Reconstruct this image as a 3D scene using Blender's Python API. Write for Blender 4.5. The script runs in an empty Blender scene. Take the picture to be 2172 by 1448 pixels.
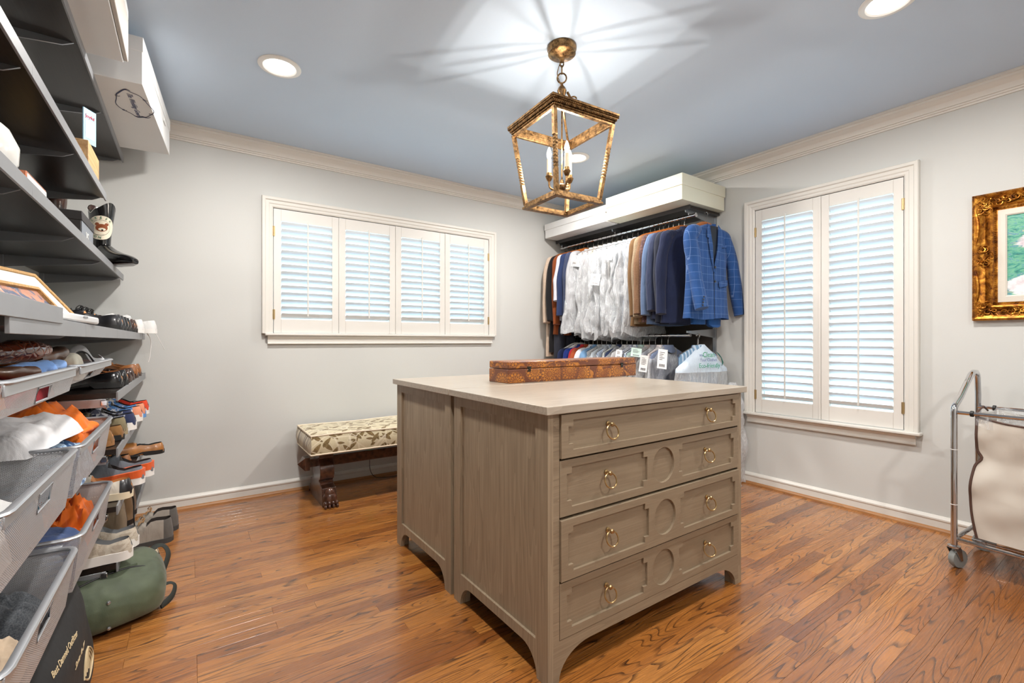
import bpy, math, random
from mathutils import Vector, Matrix, noise
from mathutils.geometry import tessellate_polygon
PI = math.pi
C = bpy.context.scene.collection
SC = bpy.context.scene
R = math.radians

# ---------------------------------------------------------------- camera, world, lights, exposure
YA, XB, XL, YN, ZC = 3.63, 3.48, -0.68, -1.35, 2.44      # back wall, right wall, left wall, near wall, ceiling
CAM_H = 1.07
cam = bpy.data.cameras.new('camera')
cam.sensor_width = 36.0
cam.lens = 980.0 / 2172.0 * 36.0
cam.clip_start = 0.02
camo = bpy.data.objects.new('camera', cam)
C.objects.link(camo)
camo.location = (0, 0, CAM_H)
camo.rotation_euler = (R(90), 0, R(-34.9))
SC.camera = camo

w = bpy.data.worlds.new('world')
SC.world = w
w.use_nodes = True
nt = w.node_tree
nt.nodes.clear()
wo = nt.nodes.new('ShaderNodeOutputWorld')
bg = nt.nodes.new('ShaderNodeBackground')
tc = nt.nodes.new('ShaderNodeTexCoord')
sx = nt.nodes.new('ShaderNodeSeparateXYZ')
cr = nt.nodes.new('ShaderNodeValToRGB')
nt.links.new(tc.outputs['Generated'], sx.inputs[0])
nt.links.new(sx.outputs['Z'], cr.inputs[0])
cr.color_ramp.elements[0].position = 0.0
cr.color_ramp.elements[0].color = (0.46, 0.62, 0.70, 1)
cr.color_ramp.elements[1].position = 0.5
cr.color_ramp.elements[1].color = (0.50, 0.76, 1.0, 1)
nt.links.new(cr.outputs[0], bg.inputs[0])
bg.inputs[1].default_value = 5.2
nt.links.new(bg.outputs[0], wo.inputs[0])

SC.view_settings.view_transform = 'Standard'
SC.view_settings.look = 'None'
SC.view_settings.gamma = 1.0
SC.view_settings.use_curve_mapping = False
SC.view_settings.exposure = 0.12

CAN_W = 27.0          # each recessed light, watts
BULB_W = 4.6         # each candle bulb, watts
RECESSED = [(0.368, 2.55), (2.36, 2.55), (2.31, 0.66), (0.368, 0.66), (1.3, -0.8)]  # the last one is an added, unseen fill light behind the viewer
def area(name, loc, rot, sx_, sy_, e, col, shape='RECTANGLE'):
    l = bpy.data.lights.new(name, 'AREA')
    l.shape = shape
    l.size = sx_
    if shape in ('RECTANGLE', 'ELLIPSE'): l.size_y = sy_
    l.energy = e
    l.color = col
    o = bpy.data.objects.new(name, l)
    C.objects.link(o)
    o.location = loc
    o.rotation_euler = rot
    return o
for (rx, ry) in RECESSED:
    area('recessed_lamp', (rx, ry, ZC - 0.012), (0, 0, 0), 0.13, 0.13, CAN_W, (1.0, 0.95, 0.90), 'DISK')

# ---------------------------------------------------------------- mesh helpers
class MB:
    def __init__(s): s.v = []; s.f = []; s.m = []
    def add(s, vs, fs, mi=0):
        n = len(s.v); fs = list(fs); s.v += [tuple(p) for p in vs]
        for f in fs: s.f.append(tuple(i + n for i in f)); s.m.append(mi)
        return s
    def box(s, x0, x1, y0, y1, z0, z1, mi=0):
        return s.add([(x0,y0,z0),(x1,y0,z0),(x1,y1,z0),(x0,y1,z0),(x0,y0,z1),(x1,y0,z1),(x1,y1,z1),(x0,y1,z1)],
                     [(0,3,2,1),(4,5,6,7),(0,1,5,4),(1,2,6,5),(2,3,7,6),(3,0,4,7)], mi)
    def obox(s, c, size, M, mi=0):
        b = MB().box(-size[0]/2, size[0]/2, -size[1]/2, size[1]/2, -size[2]/2, size[2]/2)
        return s.add([Vector(c) + M @ Vector(p) for p in b.v], b.f, mi)
    def hexa(s, lo, hi, mi=0):            # 4 bottom + 4 top points
        return s.add(list(lo) + list(hi), [(0,3,2,1),(4,5,6,7),(0,1,5,4),(1,2,6,5),(2,3,7,6),(3,0,4,7)], mi)
    def tube(s, pts, r, n=8, closed=False, sq=(1, 1), mi=0, cap=True):
        pts = [Vector(p) for p in pts]; L = len(pts)
        rr = r if isinstance(r, (list, tuple)) else [r] * L
        vs = []; up = None
        for i, p in enumerate(pts):
            if closed: t = pts[(i+1) % L] - pts[i-1]
            else: t = pts[min(i+1, L-1)] - pts[max(i-1, 0)]
            t.normalize()
            if up is None:
                up = Vector((0,0,1)) if abs(t.z) < .9 else Vector((1,0,0))
            a = t.cross(up)
            if a.length < 1e-5: a = t.orthogonal()
            a.normalize(); b = a.cross(t).normalized(); up = b
            for k in range(n):
                th = 2*PI*k/n
                vs.append(p + a*math.cos(th)*rr[i]*sq[0] + b*math.sin(th)*rr[i]*sq[1])
        fs = []
        for i in range(L if closed else L-1):
            j = (i+1) % L
            for k in range(n):
                k2 = (k+1) % n
                fs.append((i*n+k, i*n+k2, j*n+k2, j*n+k))
        if not closed and cap:
            fs.append(tuple(range(n-1, -1, -1))); fs.append(tuple((L-1)*n + k for k in range(n)))
        return s.add(vs, fs, mi)
    def lathe(s, prof, c=(0,0,0), n=16, axis='z', mi=0, sc=(1,1)):
        vs = []
        for (r, z) in prof:
            for k in range(n):
                th = 2*PI*k/n; a, b = r*math.cos(th)*sc[0], r*math.sin(th)*sc[1]
                p = {'z': (a, b, z), 'x': (z, a, b), 'y': (a, z, b)}[axis]
                vs.append((c[0]+p[0], c[1]+p[1], c[2]+p[2]))
        fs = []
        for i in range(len(prof)-1):
            for k in range(n):
                k2 = (k+1) % n
                fs.append((i*n+k, i*n+k2, (i+1)*n+k2, (i+1)*n+k))
        fs.append(tuple(range(n-1, -1, -1))); fs.append(tuple((len(prof)-1)*n + k for k in range(n)))
        return s.add(vs, fs, mi)
    def grid(s, fn, nu, nv, cu=False, cv=False, mi=0, flip=False):
        vs = [fn(i/(nu if cu else nu-1), j/(nv if cv else nv-1)) for i in range(nu) for j in range(nv)]
        fs = []
        for i in range(nu if cu else nu-1):
            for j in range(nv if cv else nv-1):
                a, b, c, d = i*nv+j, ((i+1) % nu)*nv+j, ((i+1) % nu)*nv+(j+1) % nv, i*nv+(j+1) % nv
                fs.append((a, d, c, b) if flip else (a, b, c, d))
        return s.add(vs, fs, mi)
    def plate(s, outer, holes, fmap, d, mi=0):   # polygon (with holes) extruded by d; fmap(u, v, w) -> xyz
        polys = [outer] + list(holes)
        tris = tessellate_polygon([[Vector((p[0], p[1], 0)) for p in q] for q in polys])
        flat = [p for q in polys for p in q]; n = len(flat)
        vs = [fmap(p[0], p[1], 0) for p in flat] + [fmap(p[0], p[1], d) for p in flat]
        fs = [tuple(t) for t in tris] + [tuple(i+n for i in reversed(t)) for t in tris]
        k = 0
        for q in polys:
            L = len(q)
            for i in range(L):
                a, b = k+i, k+(i+1) % L
                fs.append((a, b, b+n, a+n))
            k += L
        return s.add(vs, fs, mi)
    def xf(s, fn): s.v = [tuple(fn(Vector(p))) for p in s.v]; return s
    def mesh(s, name, mats, smooth=True, ang=35, recalc=True):
        me = bpy.data.meshes.new(name)
        me.from_pydata(s.v, [], s.f)
        for m in (mats if isinstance(mats, (list, tuple)) else [mats]): me.materials.append(m)
        me.polygons.foreach_set('material_index', s.m)
        if recalc:
            import bmesh
            bm = bmesh.new(); bm.from_mesh(me)
            bmesh.ops.recalc_face_normals(bm, faces=bm.faces)
            bm.to_mesh(me); bm.free()
        if smooth:
            me.polygons.foreach_set('use_smooth', [True]*len(me.polygons))
            me.set_sharp_from_angle(angle=R(ang))
        me.update()
        return me
def bev(o, wd, seg=2):
    m = o.modifiers.new('bevel', 'BEVEL'); m.width = wd; m.segments = seg; m.limit_method = 'ANGLE'; m.angle_limit = R(40)
    m.harden_normals = False
    return o
def part(mb, name, mat, parent=None, smooth=True, ang=35, bevel=0, label=None, sub=0):
    o = bpy.data.objects.new(name, mb if isinstance(mb, bpy.types.Mesh) else mb.mesh(name, mat, smooth, ang))
    C.objects.link(o)
    if parent: o.parent = parent
    if bevel: bev(o, bevel)
    if sub:
        m = o.modifiers.new('subsurf', 'SUBSURF'); m.levels = sub; m.render_levels = sub
    if label: o['label'] = label
    return o
def thing(name, label, cat, loc=(0,0,0), rz=0, group=None, rot=None):
    o = bpy.data.objects.new(name, None); C.objects.link(o); o.empty_display_size = .05
    o.location = loc; o.rotation_euler = rot if rot else (0, 0, rz)
    o['label'] = label; o['category'] = cat
    if group: o['group'] = group
    return o
def tag(o, label, cat, group=None):
    o['label'] = label; o['category'] = cat
    if group: o['group'] = group
    return o
def copy_tree(o, parent=None):
    c = o.copy(); C.objects.link(c)
    if parent: c.parent = parent
    for ch in list(o.children): copy_tree(ch, c)
    return c
def struct(o): o['kind'] = 'structure'; return o
def curve_pts(ctrl, n=8):                  # catmull-rom
    P_ = [Vector(p) for p in ctrl]; out = []
    for i in range(len(P_)-1):
        p0, p1, p2, p3 = P_[max(i-1, 0)], P_[i], P_[i+1], P_[min(i+2, len(P_)-1)]
        for k in range(n):
            t = k/n
            out.append(.5*((2*p1) + (p2-p0)*t + (2*p0-5*p1+4*p2-p3)*t*t + (3*p1-p0-3*p2+p3)*t**3))
    out.append(P_[-1]); return out
def text_mesh(s, size, depth=.0004, align='CENTER', shear=0):
    cu = bpy.data.curves.new('lettering', 'FONT'); cu.body = s; cu.size = size; cu.extrude = depth
    cu.align_x = align; cu.align_y = 'CENTER'; cu.shear = shear; cu.resolution_u = 3
    o = bpy.data.objects.new('lettering', cu); C.objects.link(o)
    dg = bpy.context.evaluated_depsgraph_get(); dg.update()
    me = bpy.data.meshes.new_from_object(o.evaluated_get(dg))
    bpy.data.objects.remove(o); return me
def frame_of(o, xdir, ydir, loc):           # place an object with its local x,y along given directions
    x = Vector(xdir).normalized(); y = Vector(ydir).normalized(); z = x.cross(y)
    o.matrix_local = Matrix(((x.x,y.x,z.x,loc[0]),(x.y,y.y,z.y,loc[1]),(x.z,y.z,z.z,loc[2]),(0,0,0,1)))

# ---------------------------------------------------------------- material helpers
def srgb(r, g, b):
    f = lambda c: (c/255/12.92) if c/255 <= .04045 else ((c/255+.055)/1.055)**2.4
    return (f(r), f(g), f(b), 1)
class NT:
    def __init__(s, name):
        s.mat = bpy.data.materials.new(name); s.mat.use_nodes = True
        s.t = s.mat.node_tree; s.n = s.t.nodes; s.l = s.t.links
        s.b = s.n['Principled BSDF']; s._c = None
    def new(s, k, **kw):
        x = s.n.new(k)
        for a, v in kw.items(): setattr(x, a, v)
        return x
    def link(s, a, b): s.l.new(a, b)
    def put(s, sock, v):
        if isinstance(v, bpy.types.NodeSocket): s.link(v, sock)
        else: sock.default_value = v
    def coord(s, out='Object'):
        if not s._c: s._c = s.new('ShaderNodeTexCoord')
        return s._c.outputs[out]
    def wpos(s): return s.new('ShaderNodeNewGeometry').outputs['Position']
    def orand(s): return s.new('ShaderNodeObjectInfo').outputs['Random']
    def mapping(s, vec, scale=(1,1,1), loc=(0,0,0), rot=(0,0,0)):
        m = s.new('ShaderNodeMapping'); s.put(m.inputs['Vector'], vec); m.inputs['Scale'].default_value = scale
        s.put(m.inputs['Location'], loc); m.inputs['Rotation'].default_value = rot; return m.outputs[0]
    def noise(s, vec, scale=5, detail=2, rough=.5, dist=0):
        m = s.new('ShaderNodeTexNoise'); s.put(m.inputs['Vector'], vec); m.inputs['Scale'].default_value = scale
        m.inputs['Detail'].default_value = detail; m.inputs['Roughness'].default_value = rough; m.inputs['Distortion'].default_value = dist
        return m.outputs['Fac']
    def vor(s, vec, scale=5, feature='F1', out='Distance', rnd=1):
        m = s.new('ShaderNodeTexVoronoi', feature=feature); s.put(m.inputs['Vector'], vec); m.inputs['Scale'].default_value = scale
        m.inputs['Randomness'].default_value = rnd
        return m.outputs[out]
    def math(s, op, a, b=0, c=0, clamp=False):
        m = s.new('ShaderNodeMath', operation=op, use_clamp=clamp); s.put(m.inputs[0], a); s.put(m.inputs[1], b)
        if len(m.inputs) > 2: s.put(m.inputs[2], c)
        return m.outputs[0]
    def sep(s, vec):
        m = s.new('ShaderNodeSeparateXYZ'); s.put(m.inputs[0], vec); return m.outputs
    def comb(s, x=0, y=0, z=0):
        m = s.new('ShaderNodeCombineXYZ'); s.put(m.inputs[0], x); s.put(m.inputs[1], y); s.put(m.inputs[2], z); return m.outputs[0]
    def ramp(s, fac, stops, interp='LINEAR'):
        m = s.new('ShaderNodeValToRGB'); s.put(m.inputs[0], fac); e = m.color_ramp.elements; m.color_ramp.interpolation = interp
        while len(e) < len(stops): e.new(.5)
        for i, (p, c) in enumerate(stops):
            e[i].position = p; e[i].color = c if isinstance(c, tuple) else (c, c, c, 1)
        return m.outputs[0]
    def mix(s, fac, a, b, mode='MIX'):
        m = s.new('ShaderNodeMix', data_type='RGBA', blend_type=mode); s.put(m.inputs[0], fac); s.put(m.inputs[6], a); s.put(m.inputs[7], b)
        return m.outputs[2]
    def bump(s, h, strength=.2, dist=.01):
        m = s.new('ShaderNodeBump'); m.inputs['Strength'].default_value = strength; m.inputs['Distance'].default_value = dist
        s.put(m.inputs['Height'], h); s.link(m.outputs[0], s.b.inputs['Normal']); return m.outputs[0]
    def set(s, col=None, rough=None, metal=None, coat=None, coat_r=None, sheen=None, spec=None, trans=None, ior=None, sss=None):
        b = s.b.inputs
        for k, v in (('Base Color', col), ('Roughness', rough), ('Metallic', metal), ('Coat Weight', coat), ('Coat Roughness', coat_r),
                     ('Sheen Weight', sheen), ('Specular IOR Level', spec), ('Transmission Weight', trans), ('IOR', ior)):
            if v is not None: s.put(b[k], v)
        return s
_M = {}
def pm(name, col, rough=.5, metal=0, var=.0, vs=8, bump=0, bs=60, **kw):
    if name in _M: return _M[name]
    t = NT(name)
    c = col if len(col) == 4 else srgb(*col)
    if var:
        n = t.noise(t.coord(), vs, 4, .6)
        lo = tuple(x*(1-var) for x in c[:3]) + (1,); hi = tuple(min(1, x*(1+var)) for x in c[:3]) + (1,)
        t.set(col=t.ramp(n, [(.3, lo), (.7, hi)]))
    else: t.set(col=c)
    if bump: t.bump(t.noise(t.coord(), bs, 3, .6), bump, .01)
    t.set(rough=rough, metal=metal, **kw)
    _M[name] = t.mat; return t.mat
def cloth(name, col, col2=None, pattern=None, ps=.05, rough=.85, weave=900, wr=.35):
    if name in _M: return _M[name]
    t = NT(name); c = srgb(*col); o = t.coord(); base = None
    n = t.noise(o, 9, 3, .6)
    lo = tuple(x*.86 for x in c[:3]) + (1,); hi = tuple(min(1, x*1.1) for x in c[:3]) + (1,)
    base = t.ramp(n, [(.3, lo), (.7, hi)])
    if pattern:
        c2 = srgb(*col2); x, y, z = t.sep(o)
        if pattern in ('check', 'gingham'):
            wd = .045 if pattern == 'check' else .4
            fx = t.math('LESS_THAN', t.math('FRACT', t.math('DIVIDE', x, ps)), wd)
            fz = t.math('LESS_THAN', t.math('FRACT', t.math('DIVIDE', z, ps*1.15)), wd)
            base = t.mix(t.math('MULTIPLY', t.math('MAXIMUM', fx, fz), .6), base, c2)
            if pattern == 'check': base = t.mix(t.math('MULTIPLY', t.math('MULTIPLY', fx, fz), .6), base, c2)
        elif pattern == 'stripe':
            base = t.mix(t.math('MULTIPLY', t.math('LESS_THAN', t.math('FRACT', t.math('DIVIDE', x, ps)), .4), .8), base, c2)
        elif pattern == 'tweed':
            sp = t.noise(o, 350, 2, .8)
            base = t.mix(t.ramp(sp, [(.4, 0.), (.62, 1.)]), base, c2)
            fx = t.math('LESS_THAN', t.math('FRACT', t.math('DIVIDE', x, ps)), .1)
            fz = t.math('LESS_THAN', t.math('FRACT', t.math('DIVIDE', z, ps)), .1)
            base = t.mix(t.math('MULTIPLY', t.math('MAXIMUM', fx, fz), .3), base, c2)
        elif pattern == 'blotch':
            base = t.mix(t.ramp(t.noise(o, 1/ps, 3, .6, 1.5), [(.47, 0.), (.53, 1.)]), base, c2)
    fold = t.noise(t.mapping(o, (6, 6, 2.2)), 2.5, 3, .5, .6)
    fine = t.noise(o, weave, 1, .5)
    t.bump(t.math('ADD', t.math('MULTIPLY', fold, 1.), t.math('MULTIPLY', fine, .04)), wr, .03)
    t.set(col=base, rough=rough, sheen=.15, spec=.25)
    _M[name] = t.mat; return t.mat
def leather(name, col, rough=.25, croc=False, col2=None):
    if name in _M: return _M[name]
    t = NT(name); c = srgb(*col); o = t.coord()
    n = t.noise(o, 14, 3, .6)
    lo = tuple(x*.6 for x in c[:3]) + (1,); hi = tuple(min(1, x*1.25) for x in c[:3]) + (1,)
    base = t.ramp(n, [(.3, lo), (.7, hi)])
    if croc:
        e = t.vor(t.mapping(o, (1, 1, 1)), 42, 'DISTANCE_TO_EDGE')
        base = t.mix(t.ramp(e, [(.0, 1.), (.07, 0.)]), base, srgb(*col2) if col2 else lo)
        t.bump(t.ramp(e, [(0, 0.), (.15, 1.)]), .5, .004)
    else: t.bump(t.noise(o, 70, 3, .6), .12, .004)
    t.set(col=base, rough=rough, coat=.35, coat_r=.12)
    _M[name] = t.mat; return t.mat
def wood(name, ca, cb, axis=0, rough=.5, fine=120, dark=None, contrast=1, coat=0):
    if name in _M: return _M[name]
    t = NT(name); o = t.coord()
    sc = [1., 1., 1.]; sc = [s_*fine for s_ in sc]; sc[axis] = fine*.02
    sc2 = [14., 14., 14.]; sc2[axis] = 1.1
    f = t.noise(t.mapping(o, tuple(sc)), 1, 3, .7)
    g = t.noise(t.mapping(o, tuple(sc2)), 1, 2, .5, .4)
    rings = t.math('FRACT', t.math('MULTIPLY', g, 9))
    m = t.math('ADD', t.math('MULTIPLY', f, .65*contrast), t.math('MULTIPLY', rings, .22*contrast))
    col = t.ramp(m, [(.18, srgb(*cb)), (.62, srgb(*ca))])
    if dark: col = t.mix(t.ramp(t.noise(o, 7, 4, .6), [(.42, 0.), (.7, .7)]), col, srgb(*dark))
    t.set(col=col, rough=rough, coat=coat, coat_r=.15)
    t.bump(f, .12, .004)
    _M[name] = t.mat; return t.mat

# ---------------------------------------------------------------- shared materials
def wall_mat(name, col):
    t = NT(name); p = t.wpos()
    n = t.noise(p, 1.6, 2, .5)
    c = srgb(*col); t.set(col=t.ramp(n, [(.3, tuple(x*.97 for x in c[:3])+(1,)), (.7, c)]), rough=.75, spec=.3)
    t.bump(t.noise(p, 120, 3, .6), .07, .003); return t.mat
M_wall = wall_mat('wall_paint', (206, 207, 204))
M_ceil = wall_mat('ceiling_paint_daylit', (200, 216, 234))  # cool window light on the ceiling is put into this blue base colour
M_trim = pm('trim_paint', (220, 217, 210), .38, bump=.04, bs=40)
M_sh = pm('shutter_paint', (221, 218, 212), .4)
M_louver = pm('louver_paint', (232, 236, 240), .35)
M_brass_old = NT('aged_gold')
_t = M_brass_old; _n = _t.noise(_t.coord(), 55, 4, .7)
_t.set(col=_t.ramp(_n, [(.35, srgb(70, 50, 30)), (.66, srgb(170, 132, 86))]), rough=.38, metal=.85); _t.bump(_n, .35, .003)
M_gold_old = M_brass_old.mat
M_brass = pm('brushed_brass', (178, 150, 106), .3, .95, var=.1, vs=60)
M_chrome = pm('chrome', (205, 205, 208), .08, 1.0)
M_steel = pm('satin_steel', (165, 168, 172), .32, .9)
M_plat = pm('platinum_metal', (186, 190, 195), .35, .7)
M_espresso = wood('espresso_laminate', (44, 35, 30), (26, 20, 17), 1, .3, 90, contrast=.8, coat=.1)
M_lip = pm('shelf_lip_metal', (140, 142, 145), .45, .2, var=.04)
M_dark = pm('dark_void', (24, 22, 21), .8)
M_white_card = pm('white_cardboard', (228, 228, 227), .6, var=.02, vs=3)
M_cream_card = pm('cream_cardboard', (226, 224, 204), .6, var=.02, vs=3)
M_black_card = pm('black_cardboard', (44, 42, 44), .55)
M_wire = pm('hook_wire', (176, 172, 166), .2, 1.0)
M_hangwood = wood('hanger_wood', (186, 112, 54), (140, 76, 34), 0, .3, 80)
M_hangplast = pm('white_plastic', (235, 235, 232), .35)

# plastic film
def film(name, op=.30, tint=(226, 229, 232), rough=.14):
    t = NT(name); o = t.coord()
    wv = t.noise(t.mapping(o, (9, 9, 3)), 3, 4, .65, 1.2)
    cr2 = t.noise(t.mapping(o, (24, 24, 5)), 1.3, 3, .6, .8)
    h = t.math('ADD', wv, t.math('MULTIPLY', cr2, .35))
    t.bump(h, .55, .03)
    t.set(col=srgb(*tint), rough=rough, spec=.8)
    t.b.inputs['Subsurface Weight'].default_value = 0
    tr = t.new('ShaderNodeBsdfTransparent'); mx = t.new('ShaderNodeMixShader')
    rid = t.ramp(cr2, [(.46, 0.), (.5, 1.), (.54, 0.)])
    lw = t.new('ShaderNodeLayerWeight'); lw.inputs[0].default_value = .35
    f = t.math('ADD', t.math('ADD', t.math('MULTIPLY', rid, .22), op), t.math('MULTIPLY', lw.outputs['Facing'], .3), clamp=True)
    t.link(f, mx.inputs[0]); t.link(tr.outputs[0], mx.inputs[1]); t.link(t.b.outputs[0], mx.inputs[2])
    t.link(mx.outputs[0], t.n['Material Output'].inputs[0]); return t.mat
M_film = film('dry_cleaning_film', .40)
M_film_clear = film('clear_liner_film', .12)

# ---------------------------------------------------------------- room shell
def floor_mat():
    t = NT('oak_plank'); p = t.wpos(); r = t.orand()
    off = t.comb(t.math('MULTIPLY', r, 37.), t.math('MULTIPLY', r, 91.), t.math('MULTIPLY', r, 13.))
    v = t.new('ShaderNodeVectorMath', operation='ADD'); t.link(p, v.inputs[0]); t.link(off, v.inputs[1]); v = v.outputs[0]
    g = t.noise(t.mapping(v, (.95, 10.5, 1)), 1.1, 1.5, .45, .3)
    fr = t.math('FRACT', t.math('MULTIPLY', g, 19))
    line = t.ramp(fr, [(.0, 1.), (.12, .6), (.26, 0.), (.95, 0.), (1., 1.)])
    pores = t.noise(t.mapping(v, (9, 330, 1)), 1, 2, .6)
    patch = t.ramp(t.noise(t.mapping(v, (2.2, 7, 1)), 1.4, 3, .6), [(.52, 0.), (.72, 1.)])
    tone = t.math('FRACT', t.math('MULTIPLY', r, 7.13))
    base = t.ramp(tone, [(0., srgb(138, 82, 36)), (.2, srgb(170, 106, 46)), (.75, srgb(192, 128, 62)), (.92, srgb(168, 102, 44)), (1., srgb(124, 70, 32))])
    base = t.mix(t.ramp(pores, [(.35, .5), (.6, 0.)]), base, srgb(104, 60, 26))
    gap = t.ramp(t.noise(t.mapping(v, (5, 40, 1)), 1, 2, .6), [(.35, .45), (.6, 1.)])
    base = t.mix(t.math('MULTIPLY', line, gap), base, srgb(58, 32, 16))
    base = t.mix(t.math('MULTIPLY', patch, .35), base, srgb(90, 46, 20))
    t.set(col=base, rough=t.ramp(pores, [(.3, .36), (.7, .24)]), spec=.5, coat=.8, coat_r=.2)
    t.b.inputs['Coat IOR'].default_value = 1.6
    t.bump(t.math('SUBTRACT', pores, t.math('MULTIPLY', line, .5)), .06, .002)
    return t.mat
M_floor = floor_mat()
_floor = struct(part(MB().box(XL-.1, XB+.1, YN-.1, YA+.1, -.12, -.014), 'floor', pm('subfloor', (40, 24, 14), .8), smooth=False))
PW = .0572
def plank_mesh(L):
    x0, x1, y0, y1, e = .0003, L-.0003, .0003, PW-.0003, .00025
    m = MB()
    m.add([(x0,y0,-.014),(x1,y0,-.014),(x1,y1,-.014),(x0,y1,-.014),
           (x0,y0,-e),(x1,y0,-e),(x1,y1,-e),(x0,y1,-e),
           (x0+e,y0+e,0),(x1-e,y0+e,0),(x1-e,y1-e,0),(x0+e,y1-e,0)],
          [(0,3,2,1),(0,1,5,4),(1,2,6,5),(2,3,7,6),(3,0,4,7),(4,5,9,8),(5,6,10,9),(6,7,11,10),(7,4,8,11),(8,9,10,11)])
    return m
rnd = random.Random(5)
_pm = {}
rest = MB(); cnt = 0
rows = int((YA - YN)/PW) + 1
for i in range(rows-1, -1, -1):
    y = YN + i*PW
    x = XL
    first = True
    while x < XB - .001:
        L = rnd.choice([.6, .75, .9, 1.05, 1.25]) if not first else rnd.choice([.3, .5, .7, .95])
        first = False
        if x + L > XB - .15: L = round(XB - x, 4)
        vis = y > .2 and cnt < 290
        if vis:
            k = L
            if k not in _pm: _pm[k] = plank_mesh(L).mesh('plank', M_floor, False)
            o = part(_pm[k], 'plank', None, _floor); o.location = (x, y, 0); cnt += 1
        else:
            q = plank_mesh(L); rest.add([(a+x, b+y, c) for a, b, c in q.v], q.f)
        x += L
_o = part(rest, 'plank_rest', M_floor, _floor, smooth=False); _o['kind'] = 'stuff'; _o.name = 'planks_beyond_view'
# ceiling and walls
struct(part(MB().box(XL-.1, XB+.1, YN-.1, YA+.1, ZC, ZC+.1), 'ceiling', M_ceil, smooth=False))
WA = (.45, 2.29, 1.115, 2.03)     # window A opening x0,x1,z0,z1
WB = (.895, 1.815, .53, 2.07)     # window B opening y0,y1,z0,z1
T = .14
m = MB()
m.box(XL-T, WA[0], YA, YA+T, -.1, ZC+.1); m.box(WA[1], XB+T, YA, YA+T, -.1, ZC+.1)
m.box(WA[0], WA[1], YA, YA+T, -.1, WA[2]); m.box(WA[0], WA[1], YA, YA+T, WA[3], ZC+.1)
struct(part(m, 'wall_back', M_wall, smooth=False))
m = MB()
m.box(XB, XB+T, YN-T, WB[0], -.1, ZC+.1); m.box(XB, XB+T, WB[1], YA, -.1, ZC+.1)
m.box(XB, XB+T, WB[0], WB[1], -.1, WB[2]); m.box(XB, XB+T, WB[0], WB[1], WB[3], ZC+.1)
struct(part(m, 'wall_right', M_wall, smooth=False))
struct(part(MB().box(XL-T, XL, YN-T, YA, -.1, ZC+.1), 'wall_left', M_wall, smooth=False))
struct(part(MB().box(XL, XB, YN-T, YN, -.1, ZC+.1), 'wall_near', M_wall, smooth=False))

CROWN = [(0, 0), (.090, 0), (.090, -.014), (.080, -.015), (.078, -.026), (.062, -.032), (.044, -.046), (.034, -.062), (.032, -.070), (.022, -.071), (.020, -.079), (.011, -.080), (.009, -.089), (0, -.089)]
BASE = [(0, 0), (.014, 0), (.014, .056), (.018, .062), (.018, .07), (.012, .078), (.006, .083), (0, .085)]
SHOE = [(0, 0), (.018, 0), (.017, .008), (.012, .015), (.004, .019), (0, .019)]
def run(prof, a, b, nrm, z, name, mat, mitre0=0, mitre1=0):   # extrude profile from a to b, nrm points into the room
    a = Vector(a); b = Vector(b); d = (b-a).normalized(); nrm = Vector(nrm); m = MB(); n = len(prof)
    vs = [a + nrm*p + d*(p*mitre0) + Vector((0,0,z+q)) for p, q in prof] + [b + nrm*p - d*(p*mitre1) + Vector((0,0,z+q)) for p, q in prof]
    fs = [(i, (i+1) % n, (i+1) % n + n, i+n) for i in range(n)] + [tuple(range(n)), tuple(range(2*n-1, n-1, -1))]
    return struct(part(m.add(vs, fs), name, mat, ang=18))
run(CROWN, (XL, YA, 0), (XB, YA, 0), (0,-1,0), ZC, 'trim_1', M_trim, 1, 1)
run(CROWN, (XB, YA, 0), (XB, YN, 0), (-1,0,0), ZC, 'trim_2', M_trim, 1, 1)
run(CROWN, (XL, YN, 0), (XL, YA, 0), (1,0,0), ZC, 'trim_3', M_trim, 1, 1)
run(BASE, (XL, YA, 0), (XB, YA, 0), (0,-1,0), 0, 'baseboard_back', M_trim, 1, 1)
run(BASE, (XB, YA, 0), (XB, YN, 0), (-1,0,0), 0, 'baseboard_right', M_trim, 1, 1)
run(BASE, (XL, YN, 0), (XL, YA, 0), (1,0,0), 0, 'baseboard_left', M_trim, 1, 1)
M_shoe = wood('shoe_moulding_oak', (178, 128, 80), (140, 92, 50), 0, .4, 60)
M_shoe2 = wood('shoe_moulding_oak_side', (178, 128, 80), (140, 92, 50), 1, .4, 60)
run(SHOE, (XL, YA-.014, 0), (XB, YA-.014, 0), (0,-1,0), 0, 'trim_4', M_shoe, 1, 1)
run(SHOE, (XB-.014, YA, 0), (XB-.014, YN, 0), (-1,0,0), 0, 'trim_5', M_shoe2, 1, 1)

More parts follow.
